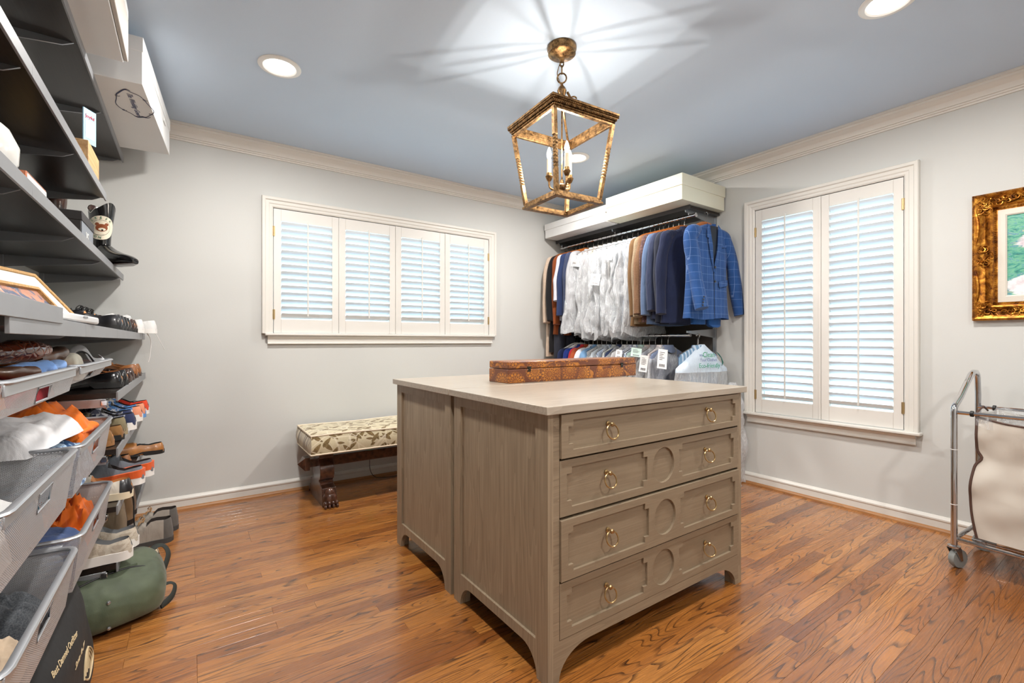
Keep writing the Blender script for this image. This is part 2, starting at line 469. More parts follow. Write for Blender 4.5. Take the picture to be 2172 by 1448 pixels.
# ---------------------------------------------------------------- windows with plantation shutters
def pane_mat():
    t = NT('window_glass'); tr = t.new('ShaderNodeBsdfTransparent'); gl = t.new('ShaderNodeBsdfGlossy'); mx = t.new('ShaderNodeMixShader')
    gl.inputs['Roughness'].default_value = .02; mx.inputs[0].default_value = .06; tr.inputs[0].default_value = (.95, .98, .97, 1)
    t.link(tr.outputs[0], mx.inputs[1]); t.link(gl.outputs[0], mx.inputs[2]); t.link(mx.outputs[0], t.n['Material Output'].inputs[0]); return t.mat
M_pane = pane_mat()
CAS = [(0,0),(.0,.012),(.008,.018),(.022,.020),(.028,.024),(.046,.026),(.052,.034),(.068,.036),(.072,.030),(.072,0)]  # (across, out)
def shutters(idx, u0, u1, z0, z1, fmap, npan, nlouv, cas_w, tilt, sill):
    """fmap(u, w, z): u along the wall, w into the room"""
    root = bpy.data.objects.new('window_%d' % idx, None); C.objects.link(root); struct(root)
    def B(m, ua, ub, wa, wb, za, zb):
        P4 = [(ua,wa),(ub,wa),(ub,wb),(ua,wb)]
        return m.hexa([fmap(u,w_,za) for u, w_ in P4], [fmap(u,w_,zb) for u, w_ in P4])
    # casing: mitred moulded frame
    def casing(a, b, inner, sides):
        m = MB(); n = len(CAS)
        corners = [(u0, z0), (u0, z1), (u1, z1), (u1, z0)]
        outn = [(-1, 0), (-1, 1), (1, 1), (1, 0)]
        ring = []
        for (cu_, cz), (ou, oz) in zip(corners, outn):
            ring.append([fmap(cu_ + ou*a_, wv, cz + oz*a_) for a_, wv in CAS])
        vs = [p for q in ring for p in q]; fs = []
        for k in range(3):
            for i in range(n): fs.append((k*n+i, k*n+(i+1) % n, (k+1)*n+(i+1) % n, (k+1)*n+i))
        fs.append(tuple(range(n))); fs.append(tuple(range(3*n, 4*n)))
        return m.add(vs, fs)
    part(casing(0,0,0,0), 'casing', M_trim, root, ang=25)
    m = MB(); e = .03 if idx == 1 else .012
    B(m, u0-.072+(.0 if idx == 2 else .02)-e*.0-(.012 if idx == 2 else 0), u1+.072-(.0 if idx == 2 else .02)+(.012 if idx == 2 else 0), 0, .062 if idx == 2 else .045, z0-.016, z0+.002)
    part(m, 'sill', M_trim, root, bevel=.005)
    m = MB(); prof = [(0, 0), (.030, 0), (.034, -.006), (.030, -.014), (.020, -.022), (.018, -.044), (.024, -.05), (.024, -.058), (0, -.058)]
    ua, ub = u0-.055+(0 if idx == 2 else .02), u1+.055-(0 if idx == 2 else .02); zz = z0-.016
    vs = [fmap(ua, p, zz+q) for p, q in prof] + [fmap(ub, p, zz+q) for p, q in prof]; n = len(prof)
    m.add(vs, [(i, (i+1) % n, (i+1) % n+n, i+n) for i in range(n)] + [tuple(range(n)), tuple(range(2*n-1, n-1, -1))])
    part(m, 'apron', M_trim, root, ang=25)
    # jamb lining
    m = MB(); B(m, u0-.005, u0, -.13, .012, z0, z1); B(m, u1, u1+.005, -.13, .012, z0, z1); B(m, u0, u1, -.13, .012, z1, z1+.005); B(m, u0, u1, -.13, .0, z0-.005, z0)
    part(m, 'jamb_lining', M_trim, root, smooth=False)
    # outer sash
    m = MB(); k = 2
    for i in range(k+1):
        uu = u0 + (u1-u0)*i/k; B(m, uu-.02, uu+.02, -.12, -.095, z0, z1)
    B(m, u0, u1, -.12, -.095, z0, z0+.04); B(m, u0, u1, -.12, -.095, z1-.04, z1); B(m, u0, u1, -.12, -.1, (z0+z1)/2-.015, (z0+z1)/2+.015)
    part(m, 'sash', M_trim, root, smooth=False)
    m = MB(); B(m, u0+.02, u1-.02, -.109, -.107, z0+.03, z1-.03); part(m, 'pane', M_pane, root, smooth=False)
    pw = (u1-u0-.004)/npan
    for k in range(npan):
        a = u0+.002+k*pw+.0012; b = a+pw-.0024; st = .048; rt = .082
        za, zb = z0+.004, z1-.004
        m = MB()
        # panel: frame with opening, edge bead
        outer = [(a, za), (b, za), (b, zb), (a, zb)]
        if k < npan-1: pass
        rb = rt+.015
        hole = [(a+st, za+rb), (a+st, zb-rt), (b-st, zb-rt), (b-st, za+rb)]
        m.plate(outer, [hole], lambda u, z, d: fmap(u, d-.018, z), .030)
        # applied rebate bead at the meeting stiles
        if k > 0: B(m, a-.002, a+.012, .012, .0165, za, zb)
        p = part(m, 'shutter_panel', M_sh, root, bevel=.0012)
        # rail and stile joints: thin strips with the groove shade in their colour
        g = MB()
        for uu in (a+st, b-st):
            B(g, uu-.0008, uu+.0008, .0121, .0126, za+.002, za+rb); B(g, uu-.0008, uu+.0008, .0121, .0126, zb-rt, zb-.002)
        part(g, 'joint_line', pm('joint_shadow', (186, 178, 168), .6), p, smooth=False)
        ha, hb = za+rb, zb-rt; pitch = (hb-ha)/nlouv
        L = MB(); half = .0315
        prof = []
        for q in range(10):
            th = 2*PI*q/10; prof.append((half*math.cos(th), .0048*math.sin(th)))
        ct, sn = math.cos(tilt), math.sin(tilt)
        for i in range(nlouv):
            zc = ha+pitch*(i+.5); q = MB(); wc = -.003
            # inner (room) edge up
            pr = [(wc + w_*ct - h_*sn, w_*sn + h_*ct) for w_, h_ in prof]
            vs = [fmap(a+st+.0015, w_, zc+h_) for w_, h_ in pr] + [fmap(b-st-.0015, w_, zc+h_) for w_, h_ in pr]; n = 10
            q.add(vs, [(j, (j+1) % n, (j+1) % n+n, j+n) for j in range(n)] + [tuple(range(n)), tuple(range(2*n-1, n-1, -1))])
            part(q, 'louver', M_louver, p, ang=50)
        um = (a+b)/2; wr_ = -.003+half*ct+.006
        m = MB(); B(m, um-.005, um+.005, wr_, wr_+.009, ha+.022, hb+.012)
        part(m, 'tilt_rod', M_sh, p, bevel=.002)
        if k in (0, npan-1):
            for zz in (za+.13, zb-.16):
                uu = a if k == 0 else b
                m = MB().tube([fmap(uu, .016, zz-.035), fmap(uu, .016, zz+.035)], .0042, 8)
                B(m, uu-.009, uu+.009, .012, .0145, zz-.034, zz+.034)
                part(m, 'hinge', pm('hinge_brass', (188, 164, 120), .35, .8), p)
    return root
shutters(1, WA[0]+.03, WA[1]-.03+.003, WA[2]+.012, WA[3]-.02, lambda u, w_, z: (u, YA-w_, z), 4, 14, .07, R(36), 1)
shutters(2, WB[0]+.02, WB[1]-.02, WB[2]+.012, WB[3]-.022, lambda u, w_, z: (XB-w_, u, z), 2, 26, .07, R(33), 1)
# ---------------------------------------------------------------- ceiling lights
for i, (rx, ry) in enumerate(RECESSED):
    lab = ['round recessed ceiling light left of the lantern, above the wide shutters', 'round recessed ceiling light seen through the lantern frame',
           'round recessed ceiling light at the top right, above the tall shutters', 'round recessed ceiling light overhead near the shelves, out of frame',
           'added recessed fill light behind the viewer, out of frame'][i]
    if i in (3, 4): lab = lab
    t_ = thing('recessed_light', lab, 'ceiling light', (rx, ry, ZC))
    part(MB().lathe([(.098, 0), (.098, -.004), (.09, -.009), (.076, -.009), (.07, -.004), (.07, 0)], n=40), 'trim_ring', M_hangplast, t_)
    e = NT('led_lens_%d' % i) if i == 0 else None
    if i == 0:
        e.b.inputs['Emission Color'].default_value = (1, .95, .88, 1); e.b.inputs['Emission Strength'].default_value = 6; M_lens = e.mat; M_lens.name = 'led_lens'
    part(MB().lathe([(.069, 0), (.069, -.0035), (.05, -.005)], n=40), 'lens', M_lens, t_)

# ---------------------------------------------------------------- dressers (pair, back to back)
DW = dict(a=(164, 147, 123), b=(128, 112, 92))
M_dwv = wood('cerused_oak_vertical', DW['a'], DW['b'], 2, .42, 170, contrast=1.0)
M_dwh = wood('cerused_oak_horizontal', DW['a'], DW['b'], 0, .42, 170, contrast=.8)
M_dwy = wood('cerused_oak_depthwise', DW['a'], DW['b'], 1, .42, 170, contrast=.8)
M_dtop = wood('dresser_top_finish', (192, 181, 166), (160, 148, 132), 0, .3, 150, contrast=.8, coat=.15)
M_dfront = wood('drawer_front_finish', (157, 141, 118), (136, 120, 99), 0, .42, 150, contrast=.6)
M_inside = pm('dresser_inside', (70, 58, 46), .8)
def notched(a, b, c, d, n=.021):
    return [(a+n,c),(b-n,c),(b-n,c+n),(b,c+n),(b,d-n),(b-n,d-n),(b-n,d),(a+n,d),(a+n,d-n),(a,d-n),(a,c+n),(a+n,c+n)]
def arc(cx, cz, rx, rz, a0, a1, n=8):
    return [(cx+rx*math.cos(R(a0+(a1-a0)*i/n)), cz+rz*math.sin(R(a0+(a1-a0)*i/n))) for i in range(n+1)]
def ring_pull(x, z, parent, ang=0):
    root = MB().lathe([(.0, .0), (.009, .0), (.009, -.003), (.005, -.005), (.004, -.014), (.007, -.017), (.008, -.021), (.006, -.025), (.0, -.026)], (x, 0, z+.024), 14, 'y')
    o = part(root, 'ring_pull', M_brass, parent)
    m = MB()
    pts = [(x + .024*math.sin(2*PI*k/28)*math.cos(ang), -.016 - .024*math.sin(2*PI*k/28)*math.sin(ang) - .006*(1-math.cos(2*PI*k/28)), z + .024*math.cos(2*PI*k/28)) for k in range(28)]
    m.tube(pts, .0028, 8, True); part(m, 'ring', M_brass, o)
    return o
def dresser(label, loc, rz, full=True):
    """local: x 0..W along the front, y 0..D from front to back, z up"""
    W, D, H = 1.11, .615, .845
    t = thing('dresser', label, 'dresser', loc, rz)
    part(MB().box(-.018, W+.018, -.018, D+.012, H, H+.026), 'top', M_dtop, t, bevel=.0018)
    for sx_ in (0, 1):
        x0 = 0 if sx_ == 0 else W
        s = 1 if sx_ == 0 else -1
        out = [(0, 0), (.055, 0)] + [(p, q) for p, q in arc(.135, .0, .08, .085, 180, 90, 7)] + [(p, q) for p, q in arc(D-.135, .0, .08, .085, 90, 0, 7)] + [(D-.055, 0), (D, 0), (D, H), (0, H)]
        hole = [(.062, .122), (.062, .805), (D-.055, .805), (D-.055, .122)]
        m = MB().plate(out, [hole], lambda u, v, d: (x0+s*d, u, v), .022)
        sp = part(m, 'side_frame', M_dwv, t, bevel=.0015)
        part(MB().box(min(x0+s*.009, x0+s*.018), max(x0+s*.009, x0+s*.018), .05, D-.045, .11, .815), 'side_panel', M_dwv, sp, smooth=False)
    # face frame with arched apron
    out = [(.022, 0), (.046, 0)] + arc(.18, 0, .134, .095, 180, 90, 9) + arc(W-.18, 0, .134, .095, 90, 0, 9) + [(W-.046, 0), (W-.022, 0), (W-.022, H), (.022, H)]
    holes = []
    DR = [(.700, .843), (.514, .696), (.313, .509), (.129, .310)]
    for z0, z1 in DR: holes.append([(.047, z0), (.047, z1-.002), (W-.030, z1-.002), (W-.030, z0)])
    m = MB().plate(out, [[(.047, .129), (.047, .841), (W-.030, .841), (W-.030, .129)]], lambda u, v, d: (u, d, v), .022)
    part(m, 'face_frame', M_dwh, t, bevel=.0015)
    # leg returns (thickness of the feet)
    for lx, ly in ((.0, .0), (W-.046, .0), (0, D-.055), (W-.046, D-.055)):
        m = MB().box(lx+.0215, lx+.046, ly+.0215 if ly == 0 else ly, ly+.05, 0, .09) if lx == 0 else MB().box(lx, lx+.0245, ly+.0215 if ly == 0 else ly, ly+.05, 0, .09)
        part(m, 'foot', M_dwv, t, smooth=False)
    out = [(.022, 0), (.06, 0)] + arc(.18, 0, .12, .095, 180, 90, 9) + arc(W-.18, 0, .12, .095, 90, 0, 9) + [(W-.06, 0), (W-.022, 0), (W-.022, H), (.022, H)]
    part(MB().plate(out, [], lambda u, v, d: (u, D-.012+d, v), .01), 'back_panel', M_dwh, t, smooth=False)
    part(MB().box(.022, W-.022, .03, D-.012, .105, .118), 'bottom_panel', M_inside, t, smooth=False)
    part(MB().box(.022, W-.022, .024, .030, .118, H), 'dust_panel', M_inside, t, smooth=False)
    pull = [(-.000 if 0 else 0)]
    for k, (z0, z1) in enumerate(DR):
        proud = [-.009, -.001, -.008, -.001][k]
        a, b = .0485, W-.0315; c, d = z0+.0015, z1-.0025
        m = MB(); hs = []
        ix0, ix1 = a+.030, b-.030
        if k == 0:
            hs.append(notched(ix0, ix1, c+.024, d-.020, .020))
        else:
            hs.append(notched(ix0, .470, c+.026, d-.024))
            hs.append(notched(.660, ix1, c+.026, d-.024))
            cz = (c+d)/2; hs.append([(.564+.064*math.cos(2*PI*q/28), cz+.066*math.sin(2*PI*q/28)) for q in range(28)])
        m.plate([(a,c),(b,c),(b,d),(a,d)], hs, lambda u, v, w_: (u, proud+w_, v), .0095)
        dr = part(m, 'drawer_front', M_dfront, t, bevel=.0008, ang=30)
        m = MB().box(a, b, proud+.0093, .028, c, d)
        part(m, 'recessed_panel', M_dfront, dr, smooth=False)
        zc = (c+d)/2 - .004
        for px_ in ((.262, .843) if k else (.263, .842)):
            pr = ring_pull(px_, zc, dr, [R(10), R(18), R(14), R(32)][k] if px_ > .5 else R(8))
            pr.location = (0, proud+.007, 0)
    return t
dresser('grey taupe oak dresser facing the viewer with four drawers and brass rings', (.905, 1.105, 0), 0)
dresser('grey taupe oak dresser at the back of the pair, its side toward the bench', (.905+1.11, 2.365, 0), PI)

# ---------------------------------------------------------------- carved box and brass clip
def burnt_mat():
    t = NT('pyrography_wood'); o = t.coord(); x, y, z = t.sep(o)
    u = t.comb(t.math('ADD', x, t.math('MULTIPLY', y, .9)), z, 0)
    sp = t.noise(o, 380, 2, .8)
    base = t.ramp(sp, [(.38, srgb(66, 32, 18)), (.6, srgb(128, 70, 40))])
    # chrysanthemum petals: polar petals about cell centres
    vm = t.new('ShaderNodeTexVoronoi', feature='F1'); t.put(vm.inputs['Vector'], t.mapping(u, (8.2, 10.0, 1))); vm.inputs['Scale'].default_value = 1.0; vm.inputs['Randomness'].default_value = .55
    pos = vm.outputs['Position']; sub = t.new('ShaderNodeVectorMath', operation='SUBTRACT')
    t.link(t.mapping(u, (8.2, 10.0, 1)), sub.inputs[0]); t.link(pos, sub.inputs[1])
    dx, dy, dz = t.sep(sub.outputs[0])
    an = t.math('ARCTAN2', dy, dx); r = t.math('SQRT', t.math('ADD', t.math('MULTIPLY', dx, dx), t.math('MULTIPLY', dy, dy)))
    ring = t.math('FLOOR', t.math('MULTIPLY', r, 7.))
    pet = t.math('ABSOLUTE', t.math('SINE', t.math('ADD', t.math('MULTIPLY', an, 7.), t.math('MULTIPLY', ring, 1.57))))
    rf = t.math('FRACT', t.math('MULTIPLY', r, 7.))
    shape = t.math('MULTIPLY', pet, t.math('SUBTRACT', 1.15, t.math('MULTIPLY', rf, t.math('MULTIPLY', rf, .9))))
    petal = t.ramp(shape, [(.34, 0.), (.44, 1.)])
    inside = t.ramp(r, [(.40, 1.), (.50, 0.)])
    pf = t.math('MULTIPLY', petal, inside)
    # leaves between flowers
    lv = t.noise(t.mapping(u, (14, 22, 1), rot=(0, 0, .7)), 1, 1, .4, 1.2)
    leaf = t.math('MULTIPLY', t.ramp(lv, [(.56, 0.), (.58, 1.)]), t.ramp(r, [(.42, 0.), (.5, 1.)]))
    gold = t.ramp(t.noise(o, 16, 2, .5), [(.3, srgb(140, 78, 30)), (.7, srgb(196, 126, 40))])
    col = t.mix(t.math('MAXIMUM', pf, leaf), base, gold)
    t.set(col=col, rough=.35, coat=.3, coat_r=.2); t.bump(sp, .25, .003); return t.mat
M_burnt = burnt_mat()
t = thing('wooden_box', 'long pyrography decorated wooden box with flowers on the dresser tops', 'box', (1.231, 1.795, .871), R(1.2))
part(MB().box(0, .925, 0, .165, 0, .066), 'box_base', M_burnt, t, bevel=.003)
part(MB().box(0, .925, 0, .165, .0675, .104), 'lid', M_burnt, t, bevel=.006)
for hx in (.125, .80):
    m = MB().box(hx-.012, hx+.012, -.002, .0005, .068, .078); m.box(hx-.009, hx+.009, -.002, .0005, .052, .066)
    m.lathe([(.0, -.008), (.004, -.007), (.005, -.002), (.005, 0)], (hx, 0, .066), 10, 'y')
    m.tube([(hx-.012, -.003, .060), (hx-.004, -.006, .067), (hx+.006, -.004, .072)], .0018, 6)
    part(m, 'latch', pm('dark_latch', (70, 66, 60), .35, .9), t)
t = thing('brass_tray', 'small brass dish behind the left end of the flowered box', 'dish', (1.40, 2.09, .871), .35)
m = MB(); m.plate([(-.07,-.04),(.07,-.04),(.07,.04),(-.07,.04)], [[(-.05,-.022),(-.05,.022),(.05,.022),(.05,-.022)]], lambda u, v, d: (u, v, .004+d), .012)
part(m, 'rim', M_brass, t, bevel=.002); part(MB().box(-.06, .06, -.033, .033, 0, .006), 'base', M_brass, t, bevel=.001)

# ---------------------------------------------------------------- lantern
LX, LY = 1.42, 1.63
t = thing('lantern_pendant', 'aged gold open square lantern with three lit candles, hanging from the ceiling', 'ceiling light', (LX, LY, 0), R(-4))
def sqring(m, a, w_, z0, z1, mi=0):     # square ring, outer half a, width w_
    o_ = [(-a,-a),(a,-a),(a,a),(-a,a)]; b = a-w_; h = [(-b,-b),(-b,b),(b,b),(b,-b)]
    return m.plate(o_, [h], lambda u, v, d: (u, v, z0+d), z1-z0, mi)
part(MB().lathe([(.0, 2.44), (.066, 2.44), (.068, 2.425), (.062, 2.412), (.064, 2.405), (.055, 2.398), (.03, 2.392), (.014, 2.386), (.01, 2.372), (.006, 2.366), (0, 2.366)], n=32), 'canopy', M_gold_old, t)
m = MB(); sqring(m, .186, .028, 2.086, 2.096); sqring(m, .180, .024, 2.072, 2.086)
sqring(m, .168, .014, 2.046, 2.074)
rf = part(m, 'roof_frame', M_gold_old, t, bevel=.0015)
# rope beading rows around the frame
m = MB()
for (a_, z_) in ((.1835, 2.080), (.177, 2.069), (.171, 2.060)):
    for sd in range(4):
        n_ = 40
        for k in range(n_):
            u = -a_ + 2*a_*(k+.5)/n_
            x, y = [(u, -a_), (a_, u), (u, a_), (-a_, u)][sd]
            m.lathe([(.0, -.0045), (.004, -.002), (.004, .002), (.0, .0045)], (x, y, z_), 5, 'z')
o_ = part(m, 'bead_moulding', M_gold_old, rf); o_['kind'] = 'stuff'
m = MB(); sqring(m, .134, .026, 1.695, 1.706); sqring(m, .128, .008, 1.706, 1.722)
part(m, 'base_frame', M_gold_old, t, bevel=.0015)
for sx_ in (-1, 1):
    for sy_ in (-1, 1):
        p0 = Vector((sx_*.163, sy_*.163, 2.05)); p1 = Vector((sx_*.121, sy_*.121, 1.715)); n_ = 96
        m = MB(); vs = []; r_ = .0095
        for i in range(n_+1):
            f = i/n_; c_ = p0.lerp(p1, f); tw = 0
            if .32 < f < .72: tw = (f-.32)/.4*PI*5
            elif f >= .72: tw = PI*5
            for q in range(4):
                th = PI/4 + q*PI/2 + tw; vs.append((c_.x + r_*1.25*math.cos(th), c_.y + r_*1.25*math.sin(th), c_.z))
        fs = [(i*4+q, i*4+(q+1) % 4, (i+1)*4+(q+1) % 4, (i+1)*4+q) for i in range(n_) for q in range(4)] + [(0,1,2,3), (n_*4+3, n_*4+2, n_*4+1, n_*4)]
        part(m.add(vs, fs), 'corner_post', M_gold_old, t, ang=30)
        # roof arm sweeping up to the finial
        pts = curve_pts([(sx_*.160, sy_*.160, 2.094), (sx_*.10, sy_*.10, 2.125), (sx_*.045, sy_*.045, 2.165), (sx_*.018, sy_*.018, 2.225)], 6)
        a_ = part(MB().tube(pts, .006, 6), 'roof_arm', M_gold_old, t)
        sc_ = [(sx_*(.036+.012*math.cos(q)*(1-q/9)), sy_*(.036+.012*math.cos(q)*(1-q/9)), 2.19+.014*math.sin(q)*(1-q/9)) for q in [x*.5 for x in range(12)]]
        part(MB().tube(sc_, .0035, 6), 'scroll', M_gold_old, a_)
part(MB().lathe([(0, 2.15), (.012, 2.155), (.020, 2.17), (.012, 2.19), (.016, 2.215), (.022, 2.235), (.016, 2.25), (.008, 2.258), (.004, 2.27), (0, 2.272)], n=14), 'finial', M_gold_old, t)
def loop(c_, rx, rz, ang, r_=.003, n_=24):
    return MB().tube([(c_[0]+rx*math.cos(2*PI*k/n_)*math.cos(ang), c_[1]+rx*math.cos(2*PI*k/n_)*math.sin(ang), c_[2]+rz*math.sin(2*PI*k/n_)) for k in range(n_)], r_, 8, True)
part(loop((0, 0, 2.294), .021, .023, R(-35), .0036), 'hanging_ring', M_gold_old, t)
part(loop((0, 0, 2.333), .008, .020, R(50)), 'chain_link', M_gold_old, t)
part(loop((0, 0, 2.362), .008, .016, R(-35)), 'chain_link', M_gold_old, t)
part(MB().tube(curve_pts([(0, 0, 2.38), (-.012, .004, 2.35), (-.022, .006, 2.31), (-.010, .002, 2.275), (0, 0, 2.255)], 6), .0018, 6), 'wire', M_gold_old, t)
part(MB().tube([(0, 0, 2.16), (0, 0, 1.80)], .0035, 8), 'stem', M_gold_old, t)
part(MB().lathe([(0, 1.762), (.012, 1.766), (.018, 1.78), (.018, 1.795), (.011, 1.803), (.008, 1.82), (0, 1.822)], n=14), 'hub', M_gold_old, t)
eb = NT('candle_bulb'); _tr = eb.new('ShaderNodeBsdfTransparent'); _em = eb.new('ShaderNodeEmission'); _ad = eb.new('ShaderNodeAddShader')
_em.inputs[0].default_value = (1.0, .9, .78, 1); _em.inputs[1].default_value = 26
eb.link(_tr.outputs[0], _ad.inputs[0]); eb.link(_em.outputs[0], _ad.inputs[1]); eb.link(_ad.outputs[0], eb.n['Material Output'].inputs[0])
def bulb_light(loc, par):
    l = bpy.data.lights.new('candle_lamp', 'POINT'); l.energy = BULB_W; l.color = (1.0, .92, .82); l.shadow_soft_size = .006
    o = bpy.data.objects.new('candle_lamp', l); C.objects.link(o); o.parent = par; o.location = loc; return o
M_candle = pm('candle_sleeve', (240, 226, 196), .5)
for k in range(3):
    a_ = R(-90 - 34.9 + 60 + 120*k) if 0 else R(15 + 120*k)
    dx, dy = math.cos(a_), math.sin(a_)
    pts = curve_pts([(dx*.012, dy*.012, 1.785), (dx*.035, dy*.035, 1.778), (dx*.057, dy*.057, 1.792), (dx*.060, dy*.060, 1.826)], 6)
    ar = part(MB().tube(pts, .0045, 8), 'candle_arm', M_gold_old, t)
    part(MB().lathe([(.005, 1.818), (.011, 1.824), (.017, 1.838), (.018, 1.842), (.013, 1.848), (.013, 1.858), (0, 1.858)], (dx*.06, dy*.06, 0), 14), 'candle_cup', M_gold_old, ar)
    cs = part(MB().lathe([(.0105, 1.85), (.0105, 1.922), (.0, 1.922)], (dx*.06, dy*.06, 0), 12), 'candle_sleeve', M_candle, t)
    part(MB().lathe([(.005, 1.922), (.010, 1.935), (.0115, 1.948), (.008, 1.962), (.003, 1.976), (0, 1.980)], (dx*.06, dy*.06, 0), 10), 'bulb', eb.mat, cs)
    bulb_light((dx*.06, dy*.06, 1.952), t)

# ---------------------------------------------------------------- bench
def floral_mat():
    t = NT('bench_floral_fabric'); o = t.coord(); x, y, z = t.sep(o)
    yz = t.math('ADD', y, t.math('MULTIPLY', z, 1.0)); u = t.comb(x, yz, 0)
    base = t.ramp(t.noise(o, 260, 2, .7), [(.3, srgb(196, 184, 150)), (.7, srgb(214, 203, 172))])
    def leaves(rot, sc, seed, col, th):
        v = t.mapping(u, (sc, sc, 1), (seed, seed*.7, 0), (0, 0, rot))
        vm = t.new('ShaderNodeTexVoronoi', feature='F1'); t.put(vm.inputs['Vector'], v); vm.inputs['Scale'].default_value = 1; vm.inputs['Randomness'].default_value = .8
        sb = t.new('ShaderNodeVectorMath', operation='SUBTRACT'); t.link(v, sb.inputs[0]); t.link(vm.outputs['Position'], sb.inputs[1])
        dx, dy, dz = t.sep(sb.outputs[0])
        e = t.math('ADD', t.math('POWER', t.math('ABSOLUTE', t.math('DIVIDE', dx, .46)), 1.5), t.math('POWER', t.math('ABSOLUTE', t.math('DIVIDE', dy, .15)), 1.3))
        return t.ramp(e, [(th, 1.), (th+.08, 0.)]), t.ramp(e, [(th-.02, 0.), (th+.05, 1.), (th+.2, 0.)])
    l1, e1 = leaves(.7, 9.5, 3.1, None, .8); l2, e2 = leaves(-.9, 9, 8.2, None, .75); l3, e3 = leaves(.1, 12, 5.7, None, .6)
    br = t.ramp(t.noise(o, 60, 2, .5), [(.35, srgb(104, 84, 46)), (.65, srgb(140, 118, 76))])
    fld = t.ramp(t.noise(u, 5, 2, .5), [(.42, 0.), (.5, 1.)])
    c = t.mix(t.math('MAXIMUM', e1, e3), base, srgb(226, 220, 198))
    c = t.mix(t.math('MULTIPLY', t.math('MAXIMUM', l1, l2), 1), c, br)
    c = t.mix(t.math('MULTIPLY', l3, fld), c, srgb(120, 98, 60))
    st = t.vor(t.mapping(u, (8, 8, 1)), 1, 'DISTANCE_TO_EDGE')
    c = t.mix(t.ramp(st, [(.0, .9), (.035, .0)]), c, srgb(226, 216, 192))
    t.set(col=c, rough=.8, sheen=.3); t.bump(t.math('ADD', l1, t.noise(o, 500, 1)), .25, .003); return t.mat
M_floral = floral_mat()
M_piping = pm('cream_piping', (222, 208, 184), .7)
M_carved = NT('carved_walnut')
_n = M_carved.noise(M_carved.coord(), 30, 4, .6)
M_carved.set(col=M_carved.ramp(_n, [(.3, srgb(36, 20, 14)), (.65, srgb(96, 62, 46))]), rough=.28, coat=.4, coat_r=.2); M_carved.bump(_n, .3, .004); M_carved = M_carved.mat
t = thing('upholstered_bench', 'carved dark wood bench with leaf patterned cushion against the back wall', 'bench', (.625, 3.10, 0), 0)
BL, BD = 1.25, .45
def cushion(u, v):
    x = u*BL; y = v*BD; dome = .012*math.sin(PI*u)**.4*math.sin(PI*v)**.4 if 0 < u < 1 and 0 < v < 1 else 0
    return (x, y, .472 + dome + .003*math.sin(9*x+3*y))
m = MB(); m.grid(cushion, 26, 10)
n0 = 26; 
def side(u, v):
    per = 2*(BL+BD); s = u*per
    if s < BL: x, y, nx, ny = s, 0, 0, -1
    elif s < BL+BD: x, y, nx, ny = BL, s-BL, 1, 0
    elif s < 2*BL+BD: x, y, nx, ny = 2*BL+BD-s, BD, 0, 1
    else: x, y, nx, ny = 0, per-s, -1, 0
    b = .010*math.sin(PI*v)
    return (x+nx*b, y+ny*b, .352+.12*v + .003*math.sin(9*x+3*y)*v)
m.grid(side, 84, 7, cu=True)
m.box(.003, BL-.003, .003, BD-.003, .351, .355)
part(m, 'cushion', M_floral, t)
for z_ in (.474, .352):
    pts = []
    for k in range(84):
        x, y, q = side(k/84, 1 if z_ > .4 else 0); pts.append((x, y, q+.001))
    part(MB().tube(pts, .0055, 6, True), 'piping', M_piping, t)
def bench_leg(x0, flip):
    # console profile in the y-z plane, scrolled; thickness in x
    m = MB()
    w0, w1 = x0-.008, x0+.082
    prof = [(.03,.350),(.03,.300),(.06,.293),(.045,.270),(.02,.255),(.005,.225),(.004,.190),(.02,.160),(.045,.150),(.05,.140),(.03,.135),(.02,.125),(-.045,.115),(-.06,.05)]
    yc = BD/2
    left = [(yc-.125+a_*.9, z_) for a_, z_ in prof]; right = [(2*yc-a_, z_) for a_, z_ in left]
    out = left + [(yc-.19, .0), (yc+.19, .0)] + list(reversed(right))
    m.plate(out, [], lambda u, v, d: (w0+d, u, v), .090)
    o = part(m, 'trestle_leg', M_carved, t, bevel=.004)
    f = None
    def blob(c_, r_, sc=(1,1,1)):
        pr = [(math.sin(PI*i/7), -math.cos(PI*i/7)) for i in range(8)]
        b = MB().lathe([(max(a_, .001), z_) for a_, z_ in pr], n=10)
        f.add([(c_[0]+p[0]*r_*sc[0], c_[1]+p[1]*r_*sc[1], c_[2]+p[2]*r_*sc[2]) for p in b.v], b.f)
    for sgn, yb in ((-1, yc-.185), (1, yc+.185)):
        f = MB()
        blob((w0+.045, yb, .05), .047, (1, .9, 1.1))
        for tx in (-.030, -.010, .010, .030):
            blob((w0+.045+tx*1.15, yb+sgn*.030, .026), .0165, (.8, 1.3, 1.2)); blob((w0+.045+tx*1.2, yb+sgn*.047, .012), .0115, (.8, 1.1, 1.1))
        blob((w0+.045, yb+sgn*.01, .085), .030, (1.1, .7, 1.2))
        part(f, 'paw_foot', M_carved, o)
    v_ = [(w0-.004 if not flip else w1+.004, 0, 0)]
bench_leg(.085, False); bench_leg(BL-.16, True)
part(MB().box(.16, BL-.16, BD/2-.022, BD/2+.022, .222, .290), 'stretcher', M_carved, t, bevel=.004)
m = MB(); yb = BD/2-.0; m.box(.025, .080, yb-.022, yb+.022, .230, .282); m.box(.0, .030, yb-.042, yb+.042, .214, .298)
m.add([(.0,yb-.042,.214),(.0,yb+.042,.214),(.0,yb+.042,.298),(.0,yb-.042,.298),(-.040,yb,.256)], [(0,1,4),(1,2,4),(2,3,4),(3,0,4)])
part(m, 'tusk_finial', M_carved, t, ang=20)
part(MB().box(.04, BL-.04, .05, BD-.05, .338, .352), 'seat_board', M_carved, t, bevel=.003)
